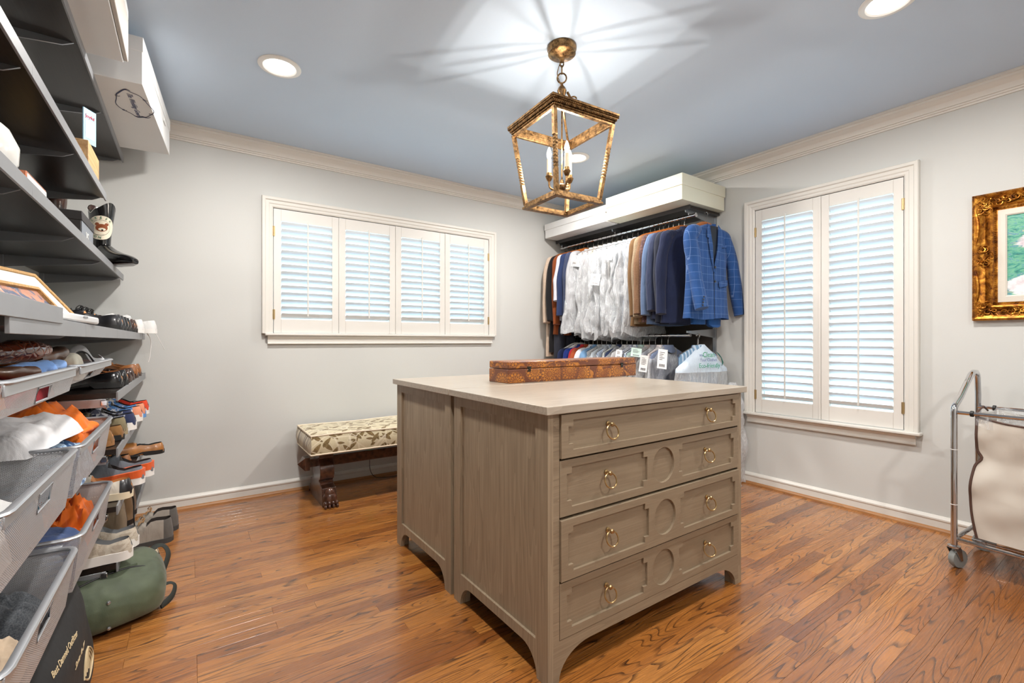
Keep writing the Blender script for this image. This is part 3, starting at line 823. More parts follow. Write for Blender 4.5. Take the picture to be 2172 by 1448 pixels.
# small plug with a green light, and its cord
t = thing('wall_adapter', 'tiny black plug with a green light on the wall behind the bench', 'plug', (1.145, YA-.02, .315))
part(MB().box(-.017, .017, -.026, .0, -.022, .022), 'body', pm('black_plastic', (20, 20, 20), .4), t, bevel=.003)
part(MB().box(-.035, .035, .013, .0185, -.058, .058), 'outlet_plate', M_hangplast, t, bevel=.002)
eg = NT('green_led'); eg.b.inputs['Emission Color'].default_value = (.05, 1, .25, 1); eg.b.inputs['Emission Strength'].default_value = 9
part(MB().lathe([(0, -.031), (.004, -.029), (.004, -.024), (0, -.024)], (.004, 0, -.006), 8, 'y'), 'light', eg.mat, t)
part(MB().tube(curve_pts([(0, -.012, -.02), (.002, -.03, -.15), (.004, -.035, -.235), (.03, -.05, -.29), (.09, -.07, -.308), (.3, -.09, -.309)], 6), .0022, 6), 'cord', pm('black_plastic', (20, 20, 20)), t)

# ---------------------------------------------------------------- painting
def paint_mat():
    t = NT('pastel_painting'); o = t.coord(); x, y, z = t.sep(o)
    sw = t.noise(t.mapping(o, (9, 9, 26), rot=(.5, 0, 0)), 1.4, 5, .65, 1.6)
    c = t.ramp(sw, [(.28, srgb(24, 92, 92)), (.42, srgb(58, 150, 138)), (.52, srgb(120, 190, 150)), (.6, srgb(70, 140, 170)), (.72, srgb(190, 206, 150))])
    # two pale rounded shapes, peach ground low down
    def blobm(cy, cz, ry, rz):
        a = t.math('DIVIDE', t.math('SUBTRACT', y, cy), ry); b = t.math('DIVIDE', t.math('SUBTRACT', z, cz), rz)
        d = t.math('ADD', t.math('MULTIPLY', a, a), t.math('MULTIPLY', b, b)); d = t.math('ADD', d, t.math('MULTIPLY', t.math('SUBTRACT', sw, .5), 1.2))
        return t.ramp(d, [(.8, 1.), (.98, 0.)])
    white = t.ramp(t.noise(o, 30, 3, .6), [(.3, srgb(208, 196, 204)), (.6, srgb(240, 238, 240))])
    c = t.mix(blobm(-.30, .06, .15, .05), c, white)
    c = t.mix(blobm(-.33, -.02, .09, .06), c, white)
    c = t.mix(blobm(-.30, -.16, .20, .07), c, white)
    c = t.mix(blobm(-.42, -.24, .2, .05), c, srgb(206, 158, 130))
    c = t.mix(blobm(-.36, -.07, .05, .03), c, srgb(96, 60, 56))
    t.set(col=c, rough=.3, coat=.5, coat_r=.05); t.bump(sw, .2, .004); return t.mat
M_gilt = NT('gilt_ornate')
_n = M_gilt.noise(M_gilt.coord(), 26, 4, .7, .5)
M_gilt.set(col=M_gilt.ramp(_n, [(.34, srgb(82, 40, 10)), (.5, srgb(158, 98, 26)), (.68, srgb(214, 156, 62))]), rough=.33, metal=.75); M_gilt.bump(_n, .5, .006); M_gilt = M_gilt.mat
PW_, PH = .80, .668      # painting overall: y from .622 down to -.178, z 1.181..1.849
t = thing('framed_painting', 'green abstract painting in an ornate gold frame on the right wall', 'painting', (XB, .622, 1.515), 0)
# local: y negative = to the right in the picture
prof = [(0, .0), (0, .030), (.010, .040), (.020, .036), (.034, .022), (.048, .018), (.060, .028), (.070, .034), (.078, .030), (.084, .016), (.090, .010), (.096, .010), (.096, .0)]
def frame_ring(pr, a0, a1, b0, b1, name, mat, par, ang=30):
    # outer rect y a0..a1 (a0 > a1), z b0..b1, profile (inset, out)
    m = MB(); n = len(pr); cs = [(a0, b0, -1, 1), (a0, b1, -1, -1), (a1, b1, 1, -1), (a1, b0, 1, 1)]
    vs = [(-w_, cy + sy*i, cz + sz*i) for cy, cz, sy, sz in cs for i, w_ in pr]
    fs = [(k*n+i, k*n+(i+1) % n, ((k+1) % 4)*n+(i+1) % n, ((k+1) % 4)*n+i) for k in range(4) for i in range(n)]
    return part(m.add(vs, fs), name, mat, par, ang=ang)
fr = frame_ring(prof, 0, -PW_, -PH/2, PH/2, 'frame', M_gilt, t)
frame_ring([(.094, 0), (.094, .012), (.122, .020), (.128, .016), (.128, 0)], 0, -PW_, -PH/2, PH/2, 'linen_liner', pm('linen_liner', (222, 216, 204), .8, bump=.2, bs=400), t)
part(MB().box(-.012, -.008, -PW_+.11, -.11, -PH/2+.11, PH/2-.11), 'picture', paint_mat(), t, smooth=False)
# applied ornament: scrolls, leaves and bead rows
orn = MB(); rr = random.Random(3)
def curl(cy, cz, s_, a0, turns=1.3, w_=.032, r_=.0042, dirn=1):
    cy = min(-s_-.002, cy); cz = max(-PH/2+s_+.002, min(PH/2-s_-.002, cz)); cy = max(-PW_+s_, cy)
    pts = []
    for k in range(16):
        f = k/15; th = a0 + dirn*f*turns*2*PI; q = s_*(1-f*.8)
        pts.append((-(w_+.008*math.sin(f*PI)), cy+q*math.cos(th), cz+q*math.sin(th)))
    orn.tube(pts, [r_*(1-.5*k/15) for k in range(16)], 6)
for cz in (-PH/2+.045, 0, PH/2-.045):
    for cy in (-.040,):
        for q in range(16 if cz else 12):
            curl(cy+rr.uniform(-.028, .028), cz+rr.uniform(-.045, .045), rr.uniform(.012, .024), rr.uniform(0, 6.28), dirn=rr.choice((1, -1)), w_=.026)
for cy in (-.12, -.2, -.40, -.6, -PW_+.05):
    for cz in (-PH/2+.04, PH/2-.04):
        for q in range(8): curl(cy+rr.uniform(-.05, .05), cz+rr.uniform(-.022, .022), rr.uniform(.010, .020), rr.uniform(0, 6.28), dirn=rr.choice((1, -1)), w_=.026)
for s_ in (1, -1):
    pts = [(-.036, -.012-.012*math.sin(PI*k/12), s_*(.06+.20*k/12)) for k in range(13)]
    orn.tube(pts, [.003+.005*math.sin(PI*k/12) for k in range(13)], 6)
_q = part(orn, 'scroll_ornament', M_gilt, fr); _q['kind'] = 'stuff'
bd = MB()
for k in range(60):
    z_ = -PH/2+.004+k*(PH-.008)/59
    for (yy, w_) in ((-.006, .036), (-.086, .017)):
        bd.lathe([(0, -.003), (.003, 0), (0, .003)], (-w_, yy, z_), 5, 'z')
for k in range(70):
    y_ = -.004-k*(PW_-.008)/69
    for (zz, w_) in ((PH/2-.006, .036), (PH/2-.086, .017), (-PH/2+.086, .017)):
        bd.lathe([(0, -.003), (.003, 0), (0, .003)], (-w_, y_, zz), 5, 'z')
o_ = part(bd, 'bead_row', M_gilt, fr); o_['kind'] = 'stuff'

# ---------------------------------------------------------------- laundry sorter cart
t = thing('laundry_cart', 'chrome laundry sorter frame on grey casters at the right edge', 'laundry cart', (2.97, .597, 0), R(-3))
CL = .95; CD = .36; HZ = .84           # runs toward -y, depth along +x
def post(x, name='frame_post'):
    return MB()
for k, y_ in enumerate((0, -CL)):
    pts = [(0, y_, .11), (0, y_, .74)] + [(.0+.03*(1-math.cos(a_)), y_, .74+.03*math.sin(a_)) for a_ in (R(25), R(50), R(75))] + \
          [(.09, y_, .800), (.17, y_, .855), (.25, y_, .905), (.285, y_, .915)] + [(.315+.035*math.sin(a_), y_, .88+.035*math.cos(a_)) for a_ in (R(15), R(45), R(80))] + [(CD, y_, .80), (CD, y_, .11)]
    part(MB().tube(pts, .0125, 12), 'end_frame', M_chrome, t)
    part(MB().tube([(0, y_, .135), (CD, y_, .135)], .009, 10), 'end_rail', M_chrome, t)
    for zz in (.30, .56):
        part(MB().lathe([(.0132, zz-.0015), (.0134, zz), (.0132, zz+.0015)], (0, y_, 0), 14), 'joint_ring', M_hangplast, t)
for x_ in (.005, CD-.005):
    part(MB().tube([(x_, 0, .735), (x_, -CL, .735)], .0085, 10), 'top_rail', M_chrome, t)
    part(MB().tube([(x_, 0, .135), (x_, -CL, .135)], .0095, 10), 'bottom_rail', M_chrome, t)
    part(MB().lathe([(.010, -.068), (.014, -.066), (.014, -.056), (.010, -.054)], (x_, 0, .735), 14, 'y'), 'rail_collar', pm('black_plastic', (20, 20, 20)), t)
for x_ in (.09, .18, .27):
    part(MB().tube([(x_, -.04, .128), (x_, -CL+.04, .128)], .004, 8), 'shelf_wire', M_chrome, t)
M_rub = pm('grey_rubber', (132, 136, 134), .6)
for (x_, y_, a_) in ((0, 0, R(70)), (CD, 0, R(20)), (0, -CL, R(60)), (CD, -CL, R(10))):
    c_ = part(MB().lathe([(.011, .11), (.024, .104), (.024, .096), (.012, .09), (.009, .085)], (x_, y_, 0), 14), 'caster', M_chrome, t)
    dx, dy = math.cos(a_), math.sin(a_); off = Vector((-dy, dx, 0))*-.022
    wc = Vector((x_, y_, .044)) + off
    m = MB()
    for s_ in (-1, 1):
        q = Vector((dx, dy, 0))*s_*.017
        m.hexa([wc+q+Vector((-.006*dy, .006*dx, -.008)), wc+q*1.15+Vector((-.006*dy, .006*dx, -.008)), wc+q*1.15-Vector((-.006*dy, .006*dx, .008)), wc+q-Vector((-.006*dy, .006*dx, .008))],
               [Vector((x_, y_, .094))+q+Vector((-.02*dy, .02*dx, 0)), Vector((x_, y_, .094))+q*1.15+Vector((-.02*dy, .02*dx, 0)), Vector((x_, y_, .094))+q*1.15-Vector((-.018*dy, .018*dx, 0)), Vector((x_, y_, .094))+q-Vector((-.018*dy, .018*dx, 0))])
    part(m, 'fork', M_chrome, c_)
    wl = MB().lathe([(.030, -.013), (.042, -.012), (.044, -.006), (.044, .006), (.042, .012), (.030, .013)], n=28)
    wl.lathe([(.012, -.010), (.030, -.006), (.030, .006), (.012, .010)], n=28, mi=1); wl.lathe([(0, -.017), (.007, -.016), (.007, .016), (0, .017)], n=12, mi=2)
    Mx = Matrix((( -dy, 0, dx), (dx, 0, dy), (0, 1, 0)))
    wl.xf(lambda p: wc + Mx @ p)
    part(wl.mesh('wheel', [M_rub, pm('black_plastic', (20, 20, 20)), M_chrome]), 'wheel', None, c_)
M_canvas = pm('cream_canvas', (198, 191, 180), .8, bump=.03, bs=600)
M_binding = pm('brown_binding', (78, 54, 44), .7)
for k in range(2):
    y0 = -.075 - k*.40; y1 = y0-.36
    lab = ['cream canvas laundry bag with brown edging hanging nearest the wall corner end of the cart', 'cream canvas laundry bag partly cut off by the right edge of the picture'][k]
    b = thing('laundry_bag', lab, 'laundry bag', (2.97, .597, 0), R(-3))
    rr = random.Random(7+k)
    edges = {}
    def face(fixed, axis, v0, v1, name):
        def fn(u, v):
            z = .165 + (.725-.165)*v
            nz = noise.noise(Vector((u*2.1+k*5+fixed*3, v*3.1, .3)))*.030 + noise.noise(Vector((u*5, v*6, k+.7)))*.014
            pinch = -.016*math.exp(-((v-.66)/.04)**2)*(math.exp(-(u/.12)**2) + math.exp(-((1-u)/.12)**2)) + .02*math.sin(PI*min(1, max(0, (.66-v)/.66)))
            bul = math.sin(PI*u)*.018
            if axis == 'x':
                yy = v0 + (v1-v0)*u; yy += (-1 if u > .5 else 1)*pinch*abs(2*u-1)
                return (fixed - (bul+nz)*(1 if fixed < .2 else -1)*.9, yy, z - .02*math.sin(PI*u)*(1 if v > .97 else 0) - (.035*(1-abs(2*u-1)**3) if v < .02 else 0)*-.0)
            xx = v0 + (v1-v0)*u
            return (xx, fixed + (bul+nz)*(1 if fixed > y1+.1 else -1)*.6 - (0), z)
        return fn
    m = MB()
    m.grid(face(.012, 'x', y0, y1, 'f'), 30, 60); m.grid(face(CD-.012, 'x', y0, y1, 'b'), 22, 26)
    m.grid(face(y0, 'y', .012, CD-.012, 's'), 14, 26); m.grid(face(y1, 'y', .012, CD-.012, 't'), 14, 26)
    m.grid(lambda u, v: (.012+(CD-.024)*u, y0+(y1-y0)*v, .165-.02*math.sin(PI*u)*math.sin(PI*v)), 10, 10)
    part(m, 'canvas_body', M_canvas, b)
    f = face(.012, 'x', y0, y1, 'f')
    for u in (0, 1):
        part(MB().tube([Vector(f(u, v/60)) for v in range(61)], .0055, 6), 'edge_binding', M_binding, b)
    part(MB().tube([Vector(f(u/20, 1))+Vector((-.002, 0, -.004)) for u in range(21)], .0045, 6), 'edge_binding', M_binding, b)
    m = MB()
    m.grid(lambda u, v: (.006-.012*v-.006*math.sin(u*23)*v, y0+(y1-y0)*u, .742-.055*v-.018*v*abs(math.sin(u*9+k))), 30, 5)
    m.grid(lambda u, v: (.01+(CD-.02)*u, y0+(y1-y0)*v, .735-.07*math.sin(PI*u)*math.sin(PI*v)+.015*noise.noise(Vector((u*6, v*6, k)))), 22, 22)
    part(m, 'plastic_liner', M_film_clear, b)
    m = MB().tube([(.03, y0+.006, .72), (.06, y0+.006, .745), (.15, y0+.008, .76), (.21, y0+.006, .735)], .004, 6)
    part(m, 'bag_handle', M_binding, b)

# ---------------------------------------------------------------- hanging rack on the right wall
RX = 3.12                    # rod line
t = thing('closet_rack', 'dark shelf with steel brackets and two chrome hanging rods on the right wall', 'closet rack', (XB, 0, 0))
part(MB().box(3.07-XB, -.012, 2.075, YA-.02, 2.072, 2.092), 'shelf', M_espresso, t, bevel=.001)
part(MB().box(3.064-XB, 3.07-XB, 2.07, YA-.02, 2.062, 2.094), 'shelf_lip', pm('dark_lip', (70, 70, 72), .35, .5), t, bevel=.001)
for y_ in (2.12, 2.86, 3.58):
    part(MB().box(-.016, 0, y_-.013, y_+.013, .25, 2.15), 'standard', M_steel, t, bevel=.001)
    b_ = part(MB().plate([(-.016, 2.072), (-.016, 2.00), (-.03, 2.00), (3.085-XB, 2.050), (3.075-XB, 2.072)], [], lambda u, v, d: (u, y_-.004+d, v), .008), 'bracket', M_steel, t)
    part(MB().tube([(RX-XB, y_, 2.055), (RX-XB, y_, 2.03)], .006, 8), 'rod_hook', M_chrome, b_)
    b_ = part(MB().plate([(-.016, 1.17), (-.016, 1.10), (-.03, 1.10), (RX-.02-XB, 1.135), (RX-.02-XB, 1.150)], [], lambda u, v, d: (u, y_-.004+d, v), .008), 'bracket', M_steel, t)
part(MB().tube([(RX-XB, 2.065, 2.022), (RX-XB, YA-.03, 2.022)], .0125, 14), 'hanging_rod', M_chrome, t)
part(MB().tube([(RX-XB, 2.10, 1.118), (RX-XB, YA-.03, 1.118)], .0125, 14), 'hanging_rod', M_chrome, t)
part(MB().lathe([(.0, 0), (.017, 0), (.018, .004), (.015, .012), (0, .012)], (RX-XB, 2.055, 2.022), 16, 'y'), 'rod_cap', M_chrome, t)
part(MB().box(-.010, -.002, 2.14, YA-.02, .60, 1.5), 'back_panel', pm('dark_back_panel', (88, 84, 80), .6), t, smooth=False)
def lidded_box(label, x0, x1, y0, y1, z0, z1, lid, mat, name='storage_box', fold=True):
    b = thing(name, label, 'box', (x0, y0, z0))
    part(MB().box(.006, x1-x0-.006, .006, y1-y0-.006, 0, z1-z0-.004), 'box_body', mat, b, bevel=.002)
    part(MB().box(0, x1-x0, 0, y1-y0, z1-z0-lid, z1-z0), 'lid', mat, b, bevel=.003)
    return b
lidded_box('long cream lidded box on the rack shelf nearest the tall shutters', 2.90, 3.455, 2.02, 2.765, 2.095, 2.285, .085, M_cream_card)
lidded_box('long white lidded box on the rack shelf toward the room corner', 2.905, 3.455, 2.775, 3.60, 2.095, 2.235, .06, M_white_card)

# ---------------------------------------------------------------- garments
def hook_mb(m, h=.06, z0=0):
    pts = [(.0, 0, z0+.002)] 
    pts = [(-.016*math.cos(R(a_)), 0, z0+.0145*math.sin(R(a_))) for a_ in range(20, 181, 20)][::-1]
    pts = [( .016*math.cos(R(a_)), 0, z0+.016*math.sin(R(a_))-.002) for a_ in (200, 160, 120, 90, 60, 30, 0)] + [(.014, 0, z0-.014), (.004, 0, z0-.024), (0, 0, z0-.034), (0, 0, z0-h)]
    m.tube(pts, .0017, 6); return m
_hc = {}
def hanger(loc, rz, kind, label, group):
    """hook over the rod at local origin"""
    if (kind, group) in _hc:
        o = copy_tree(_hc[(kind, group)]); o.location = loc; o.rotation_euler = (0, 0, rz); o['label'] = label; return o
    t = thing('clothes_hanger', label, 'hanger', loc, rz, group)
    mat = {'wood': M_hangwood, 'white': M_hangplast, 'wire': M_wire}[kind]
    part(hook_mb(MB(), .075), 'hook', M_wire, t)
    if kind == 'wire': part(MB().tube([(0, 0, -.07), (-.2, 0, -.145), (-.205, 0, -.155), (.205, 0, -.155), (.2, 0, -.145), (0, 0, -.07)], .0018, 6), 'arm', mat, t)
    else:
        pts = [(-.205, 0, -.148), (-.14, 0, -.118), (-.06, 0, -.082), (0, 0, -.072), (.06, 0, -.082), (.14, 0, -.118), (.205, 0, -.148)]
        part(MB().tube(curve_pts(pts, 4), [.011]*25, 8, sq=(.7, 1.3)), 'arm', mat, t)
    _hc[(kind, group)] = t
    return t
def sup(th, a, b, n=2.6):
    c, s = math.cos(th), math.sin(th)
    return a*math.copysign(abs(c)**(2/n), c), b*math.copysign(abs(s)**(2/n), s)
def torso(L, half=.215, th=.045, flare=1.12, seed=0, n=30, fold=.25, top=-.085, hemw=0, fr=5, ex=2.6):
    m = MB()
    prof = [(0, .035, .7), (.012, .075, .8), (.035, .13, .9), (.062, .185, 1), (.085, half, 1.0), (.13, half*.995, 1.1), (.22, half*.96, 1.15),
            (.32, half*.93, 1.15), (.42, half*.94, 1.15), (.52, half*.98, 1.2), (.62, half*1.03, 1.2), (.72, half*1.07, 1.2), (.82, half*1.1, 1.2)]
    prof = [p for p in prof if p[0] < L-.03] + [(L, half*flare, 1.25)]
    def fn(u, v):
        i = min(int(v*(len(prof)-1)), len(prof)-2); f = v*(len(prof)-1)-i
        d = prof[i][0]*(1-f)+prof[i+1][0]*f; w_ = prof[i][1]*(1-f)+prof[i+1][1]*f; k = prof[i][2]*(1-f)+prof[i+1][2]*f
        a = 2*PI*u; x, y = sup(a, w_, th*k, ex)
        k2 = min(1, d/.3)
        y *= 1 + fold*k2*math.sin(x*38+seed+2*math.sin(d*6+seed))
        y += fold*.05*k2*noise.noise(Vector((x*9, d*4, seed)))
        x += fold*.03*k2*noise.noise(Vector((seed, d*7, y*20)))
        z = top-d - .008*math.sin(x*14+seed)*(1 if d > L-.02 else 0)
        return (x, y, z)
    m.grid(fn, n, (len(prof)-1)*2+1, cu=True)
    return m
def sleeve(side, L, r0=.056, r1=.043, out=.055, fwd=-.02, seed=0, top=-.15, half=.205, flat=.62):
    out += .018*math.sin(seed*2.3); fwd += .014*math.sin(seed*5.1)
    ctrl = [(side*(half-.095), 0, top+.022), (side*(half-.022), 0, top-.012), (side*(half+.004), 0, top-.07), (side*(half+out*.6), fwd*.3, top-.2), (side*(half+out*.8), fwd*.7, top-L*.62), (side*(half+out), fwd*1.6, top-L)]
    pts = curve_pts(ctrl, 5); n = len(pts); rr = []
    for i in range(n):
        f = i/(n-1); rr.append((r0*(1-f)+r1*f)*(1+.07*math.sin(f*16+seed))*(.40+.60*min(1, f/.22)))
    m = MB().tube(pts, rr, 14, sq=(1, 1), cap=True)
    c0 = [Vector(p) for p in pts]
    def sq(p):
        # flatten in y about the path
        return Vector((p.x, p.y*flat + fwd*.4, p.z))
    return m.xf(sq)
def garment(name, label, cat, mat, y, rz=0, L=.72, half=.215, th=.034, SL=.60, seed=0, collar=True, x=RX, z=2.022, group=None, hang='wood', cuffb=0, lapel=False, sleeves=True, hlabel=None, hgroup=None, trousers=None, tm=None, collar_mat=None, fold=.25, flare=1.1):
    t = thing(name, label, cat, (x, y, z), rz, group)
    part(torso(L, half, th, flare, seed, fold=fold), 'body', mat, t)
    if sleeves:
        for s in (-1, 1):
            sl = part(sleeve(s, SL, fwd=-.028 if s < 0 else -.015, seed=seed+s, half=half-.01), 'sleeve', mat, t)
            if cuffb and s < 0:
                for k in range(cuffb):
                    part(MB().lathe([(0, -.003), (.0062, -.002), (.0062, .001), (0, .002)], (s*(half+.022)-.012*0, -.052+.003*k, -.15-SL+.045+.019*k), 10, 'y'), 'cuff_button', M_button, sl)
    if collar:
        cm = collar_mat or mat
        m = MB(); n = 18
        def fn(u, v):
            a = 2*PI*u; f = math.sin(a) < 0
            return (.052*math.cos(a)*(1+.25*v), .03*math.sin(a)*(1+.35*v) - (.006 if f else 0)*v, -.075 - .035*v - (.030*v*max(0, -math.sin(a))**2))
        m.grid(fn, n, 4, cu=True); m.grid(lambda u, v: tuple(Vector(fn(u, v))*1 + Vector((0, 0, -.0))), 2, 2) if 0 else None
        part(m, 'collar', cm, t)
    if hang: hanger((x, y, z), rz, hang, ' '.join(('hanger of the ' + label).split()[:16]), hgroup)
    return t
M_button = pm('dark_button', (36, 30, 28), .25)
HG1 = 'hangers on the upper rod'; HL1 = 'wooden hanger with a steel hook on the upper rod, mostly inside its garment'
HG2 = 'hangers on the lower rod'; HL2 = 'steel wire hanger hooked on the lower rod, mostly inside its garment'
HG3 = 'wire hangers inside the plastic covers'; HL3 = 'wire hanger hook above the plastic covers on the upper rod'
def up(name, label, cat, mat, y, **k):
    k.setdefault('hlabel', HL1); k.setdefault('hgroup', HG1)
    return garment(name, label, cat, mat, y, **k)
# dark group at the corner end
Mc = lambda *a, **k: cloth(*a, **k)
up('trench_coat', 'beige coat at the far left end of the upper rod by the corner', 'coat', Mc('beige_cotton', (206, 184, 164)), 3.545, L=1.02, SL=.62, seed=1, th=.026)
up('long_coat', 'long black coat second from the corner on the upper rod', 'coat', Mc('black_wool', (26, 24, 26)), 3.49, L=.98, SL=.60, seed=2, th=.03)
up('jacket', 'rust brown suede jacket hanging between the black coat and the white shirt', 'jacket', Mc('rust_suede', (134, 68, 30)), 3.43, L=.80, SL=.64, seed=3, th=.036)
up('shirt', 'white short shirt squeezed between the rust jacket and the navy shirt', 'shirt', Mc('white_cotton', (212, 212, 222)), 3.37, L=.66, SL=.42, seed=4, th=.026)
up('shirt', 'navy blue long sleeved shirt next to the white one on the upper rod', 'shirt', Mc('navy_cotton', (42, 56, 94)), 3.32, L=.72, SL=.56, seed=5, th=.03)
up('shirt', 'slate blue knit shirt between the navy shirt and the plastic covers', 'shirt', Mc('slate_knit', (62, 70, 96)), 3.26, L=.74, SL=.58, seed=6, th=.03)
up('shirt', 'light grey shirt just left of the first plastic cover', 'shirt', Mc('grey_cotton', (176, 176, 180)), 3.205, L=.70, SL=.52, seed=7, th=.028)
# long dark trousers below the corner garments
tz = thing('trousers', 'long dark trousers hanging below the rust jacket near the corner', 'trousers', (3.02, 3.42, 1.36), R(-8))
for s in (-1, 1):
    part(MB().grid(lambda u, v: ((.055+.02*v)*math.cos(2*PI*u)+s*.062, (.03+.006*math.sin(8*v+s))*math.sin(2*PI*u), -.75*v), 14, 10, cu=True), 'leg', Mc('charcoal_wool', (48, 50, 60)), tz)
part(MB().grid(lambda u, v: (.12*math.cos(2*PI*u), .035*math.sin(2*PI*u), .03-.10*v), 18, 4, cu=True), 'waist', Mc('charcoal_wool', (48, 50, 60)), tz)
# film covered shirts
def film_cover(name, label, y, rz, L, seed, x=RX, z=2.022, group=None, wide=.25, th=.045, mat=None, tilt=0, wr=1.0):
    t = thing(name, label, 'garment cover', (x, y, z), rz, group)
    rr = random.Random(seed)
    def fn(u, v):
        a = 2*PI*u
        d = v*L
        w_ = .03 + (wide-.03)*min(1, (d/.13))**.75
        w_ += .05*max(0, v-.15)
        k = th*(.5+.5*min(1, d/.15))*(1+.35*v)
        x_, y_ = sup(a, w_, k, 2.2)
        ph = seed*1.7
        k2 = min(1, d/.15)*wr
        y_ += k2*(.012*math.sin(x_*46+ph+3*math.sin(d*5+ph)) + .030*noise.noise(Vector((x_*7, d*5, ph))) + .016*noise.noise(Vector((x_*20, d*9, ph))) + .008*noise.noise(Vector((x_*44, d*26, ph))))
        x_ += k2*(.028*noise.noise(Vector((ph, d*6, y_*14))) + .012*noise.noise(Vector((ph, d*19, a))))
        zz = -.075-d
        if v > .9: zz += .05*noise.noise(Vector((a*1.3, ph, 3)))
        return (x_-tilt*d, y_, zz)
    part(MB().grid(fn, 44, 34, cu=True), 'film', mat or M_film, t, ang=60)
    return t
bag_cols = [('pale_ivory', (223, 218, 206)), ('pale_rose', (211, 194, 194)), ('light_stone', (204, 198, 184)), ('pure_white', (230, 232, 235)), ('cool_white', (216, 222, 227)),
            ('pale_grey', (198, 201, 206)), ('white_two', (232, 230, 227)), ('aqua_pale', (166, 194, 201)), ('white_three', (225, 227, 234)), ('blue_white', (204, 213, 227)), ('white_four', (234, 234, 235))]
ords = ['first', 'second', 'third', 'fourth', 'fifth', 'sixth', 'seventh', 'eighth', 'ninth', 'tenth', 'eleventh', 'twelfth', 'thirteenth', 'fourteenth']
ys = [3.13 - k*.0585 for k in range(11)]
for k, (nm, c_) in enumerate(bag_cols):
    cw = ['ivory', 'pale rose', 'stone', 'white', 'cool white', 'pale grey', 'white', 'aqua', 'white', 'bluish white', 'white'][k]
    up('shirt', '%s shirt inside the %s plastic cover from the left on the upper rod' % (cw, ords[k]), 'shirt', Mc(nm, c_), ys[k], L=.70+.02*(k % 3), sleeves=False, half=.185, th=.020, seed=20+k, hang='wire', hlabel=HL3, hgroup=HG3, rz=R(-3+2*(k % 4)), group='shirts in plastic covers on the upper rod')
    film_cover('garment_cover', 'wrinkled clear plastic cover, %s from the left on the upper rod' % ords[k], ys[k]-.004, R(-6+3*(k % 4)), .80+.025*(k % 3), 40+k, group='plastic covers on the upper rod', wide=.225+.02*(k % 2) + (.03 if k == 0 else 0), tilt=.10 if k == 0 else .0, th=.040)
# cleaner tickets
def ticket(label, loc, rz, tiltx, size=(.07, .11), col=(238, 238, 236)):
    a, b = size
    t = thing('paper_tag', label, 'tag', loc, 0, None, (tiltx, R(8), rz))
    def fn(u, v): return ((u-.5)*a, .006*math.sin(v*2.4), (v-.5)*b)
    m = MB().grid(fn, 3, 7); n = len(m.v); m.add([(p[0], p[1]+.0008, p[2]) for p in m.v], m.f)
    part(m, 'paper', pm('ticket_paper_%d' % col[0], col, .7), t)
    m = MB(); rr = random.Random(int(loc[1]*100))
    for k in range(5): m.box(-a*.34, -a*.34+a*rr.uniform(.3, .66), -.0012, -.0006, b*(.32-.09*k), b*(.34-.09*k))
    for k in range(9): m.box(-a*.3+k*a*.07, -a*.3+k*a*.07+a*.035, -.0012, -.0006, -b*.42, -b*.26)
    o = part(m, 'print', pm('ticket_ink', (90, 86, 92), .8), t, smooth=False); o.location = (0, .002, 0); o['kind'] = 'stuff'
    return t
ticket('white cleaning ticket at the top left of the plastic covers', (2.90, 3.13, 1.83), R(-55), R(-10), (.09, .06))
ticket('second small white cleaning ticket below the top left one on the plastic covers', (2.87, 3.11, 1.775), R(-45), R(20), (.08, .05))
ticket('square white ticket near the top right of the plastic covers', (2.85, 2.70, 1.79), R(-50), R(-12), (.085, .085))
ticket('white ticket halfway down the middle of the plastic covers', (2.84, 2.83, 1.60), R(-50), R(-8), (.08, .10))
# suit jackets
J = [('suit_jacket', 'caramel brown corduroy jacket, leftmost of the suit jackets', ('caramel_wool', (112, 84, 54)), {}, 2.475, .74, .60),
     ('suit_jacket', 'light tan tweed jacket next to the caramel one', ('tan_tweed', (164, 146, 118), (120, 100, 78), 'tweed', .02), {}, 2.43, .72, .61),
     ('suit_jacket', 'mid brown tweed jacket third in the row of suit jackets', ('brown_tweed', (138, 104, 76), (96, 68, 48), 'tweed', .018), {}, 2.385, .71, .59),
     ('suit_jacket', 'burgundy plaid jacket between the brown tweed and the pale blue one', ('plaid_burgundy', (104, 76, 72), (56, 44, 48), 'gingham', .022), {}, 2.345, .72, .60),
     ('suit_jacket', 'pale blue chambray jacket in the middle of the suit jackets', ('chambray', (92, 112, 144)), {}, 2.30, .74, .60),
     ('suit_jacket', 'plain navy jacket with cuff buttons left of the charcoal one', ('navy_wool', (50, 58, 84)), {}, 2.255, .70, .57),
     ('suit_jacket', 'dark charcoal jacket with a row of cuff buttons', ('charcoal_suit', (38, 42, 56)), {}, 2.205, .72, .58),
     ('suit_jacket', 'midnight navy jacket hidden behind the blue checked one', ('midnight_wool', (30, 38, 66)), {}, 2.155, .72, .60)]
for k, (nm, lb, mt, kw, y_, L_, SL_) in enumerate(J):
    mm = cloth(mt[0], mt[1]) if len(mt) == 2 else cloth(mt[0], mt[1], mt[2], mt[3], mt[4])
    up(nm, lb, 'jacket', mm, y_, L=L_, SL=SL_, seed=60+k, th=.030 if k < 5 else .034, half=.205, cuffb=4, rz=R(-4-1.2*k), fold=.16)
# trousers folded under the jackets
for k, (y_, c_, lb) in enumerate([(2.235, (44, 48, 62), 'dark pinstripe trousers folded over a hanger under the charcoal jacket'), (2.15, (34, 42, 70), 'dark navy trousers folded over a hanger behind the blue checked jacket')]):
    t = thing('trousers', lb, 'trousers', (RX-.02, y_, 2.022), R(-8))
    part(MB().grid(lambda u, v: (.15*sup(2*PI*u, 1, 1, 4)[0], .014*sup(2*PI*u, 1, 1, 4)[1]+.004*math.sin(v*9+u*20), -.16-.66*v), 22, 12, cu=True), 'folded_leg', cloth('trouser_%d' % k, c_), t)
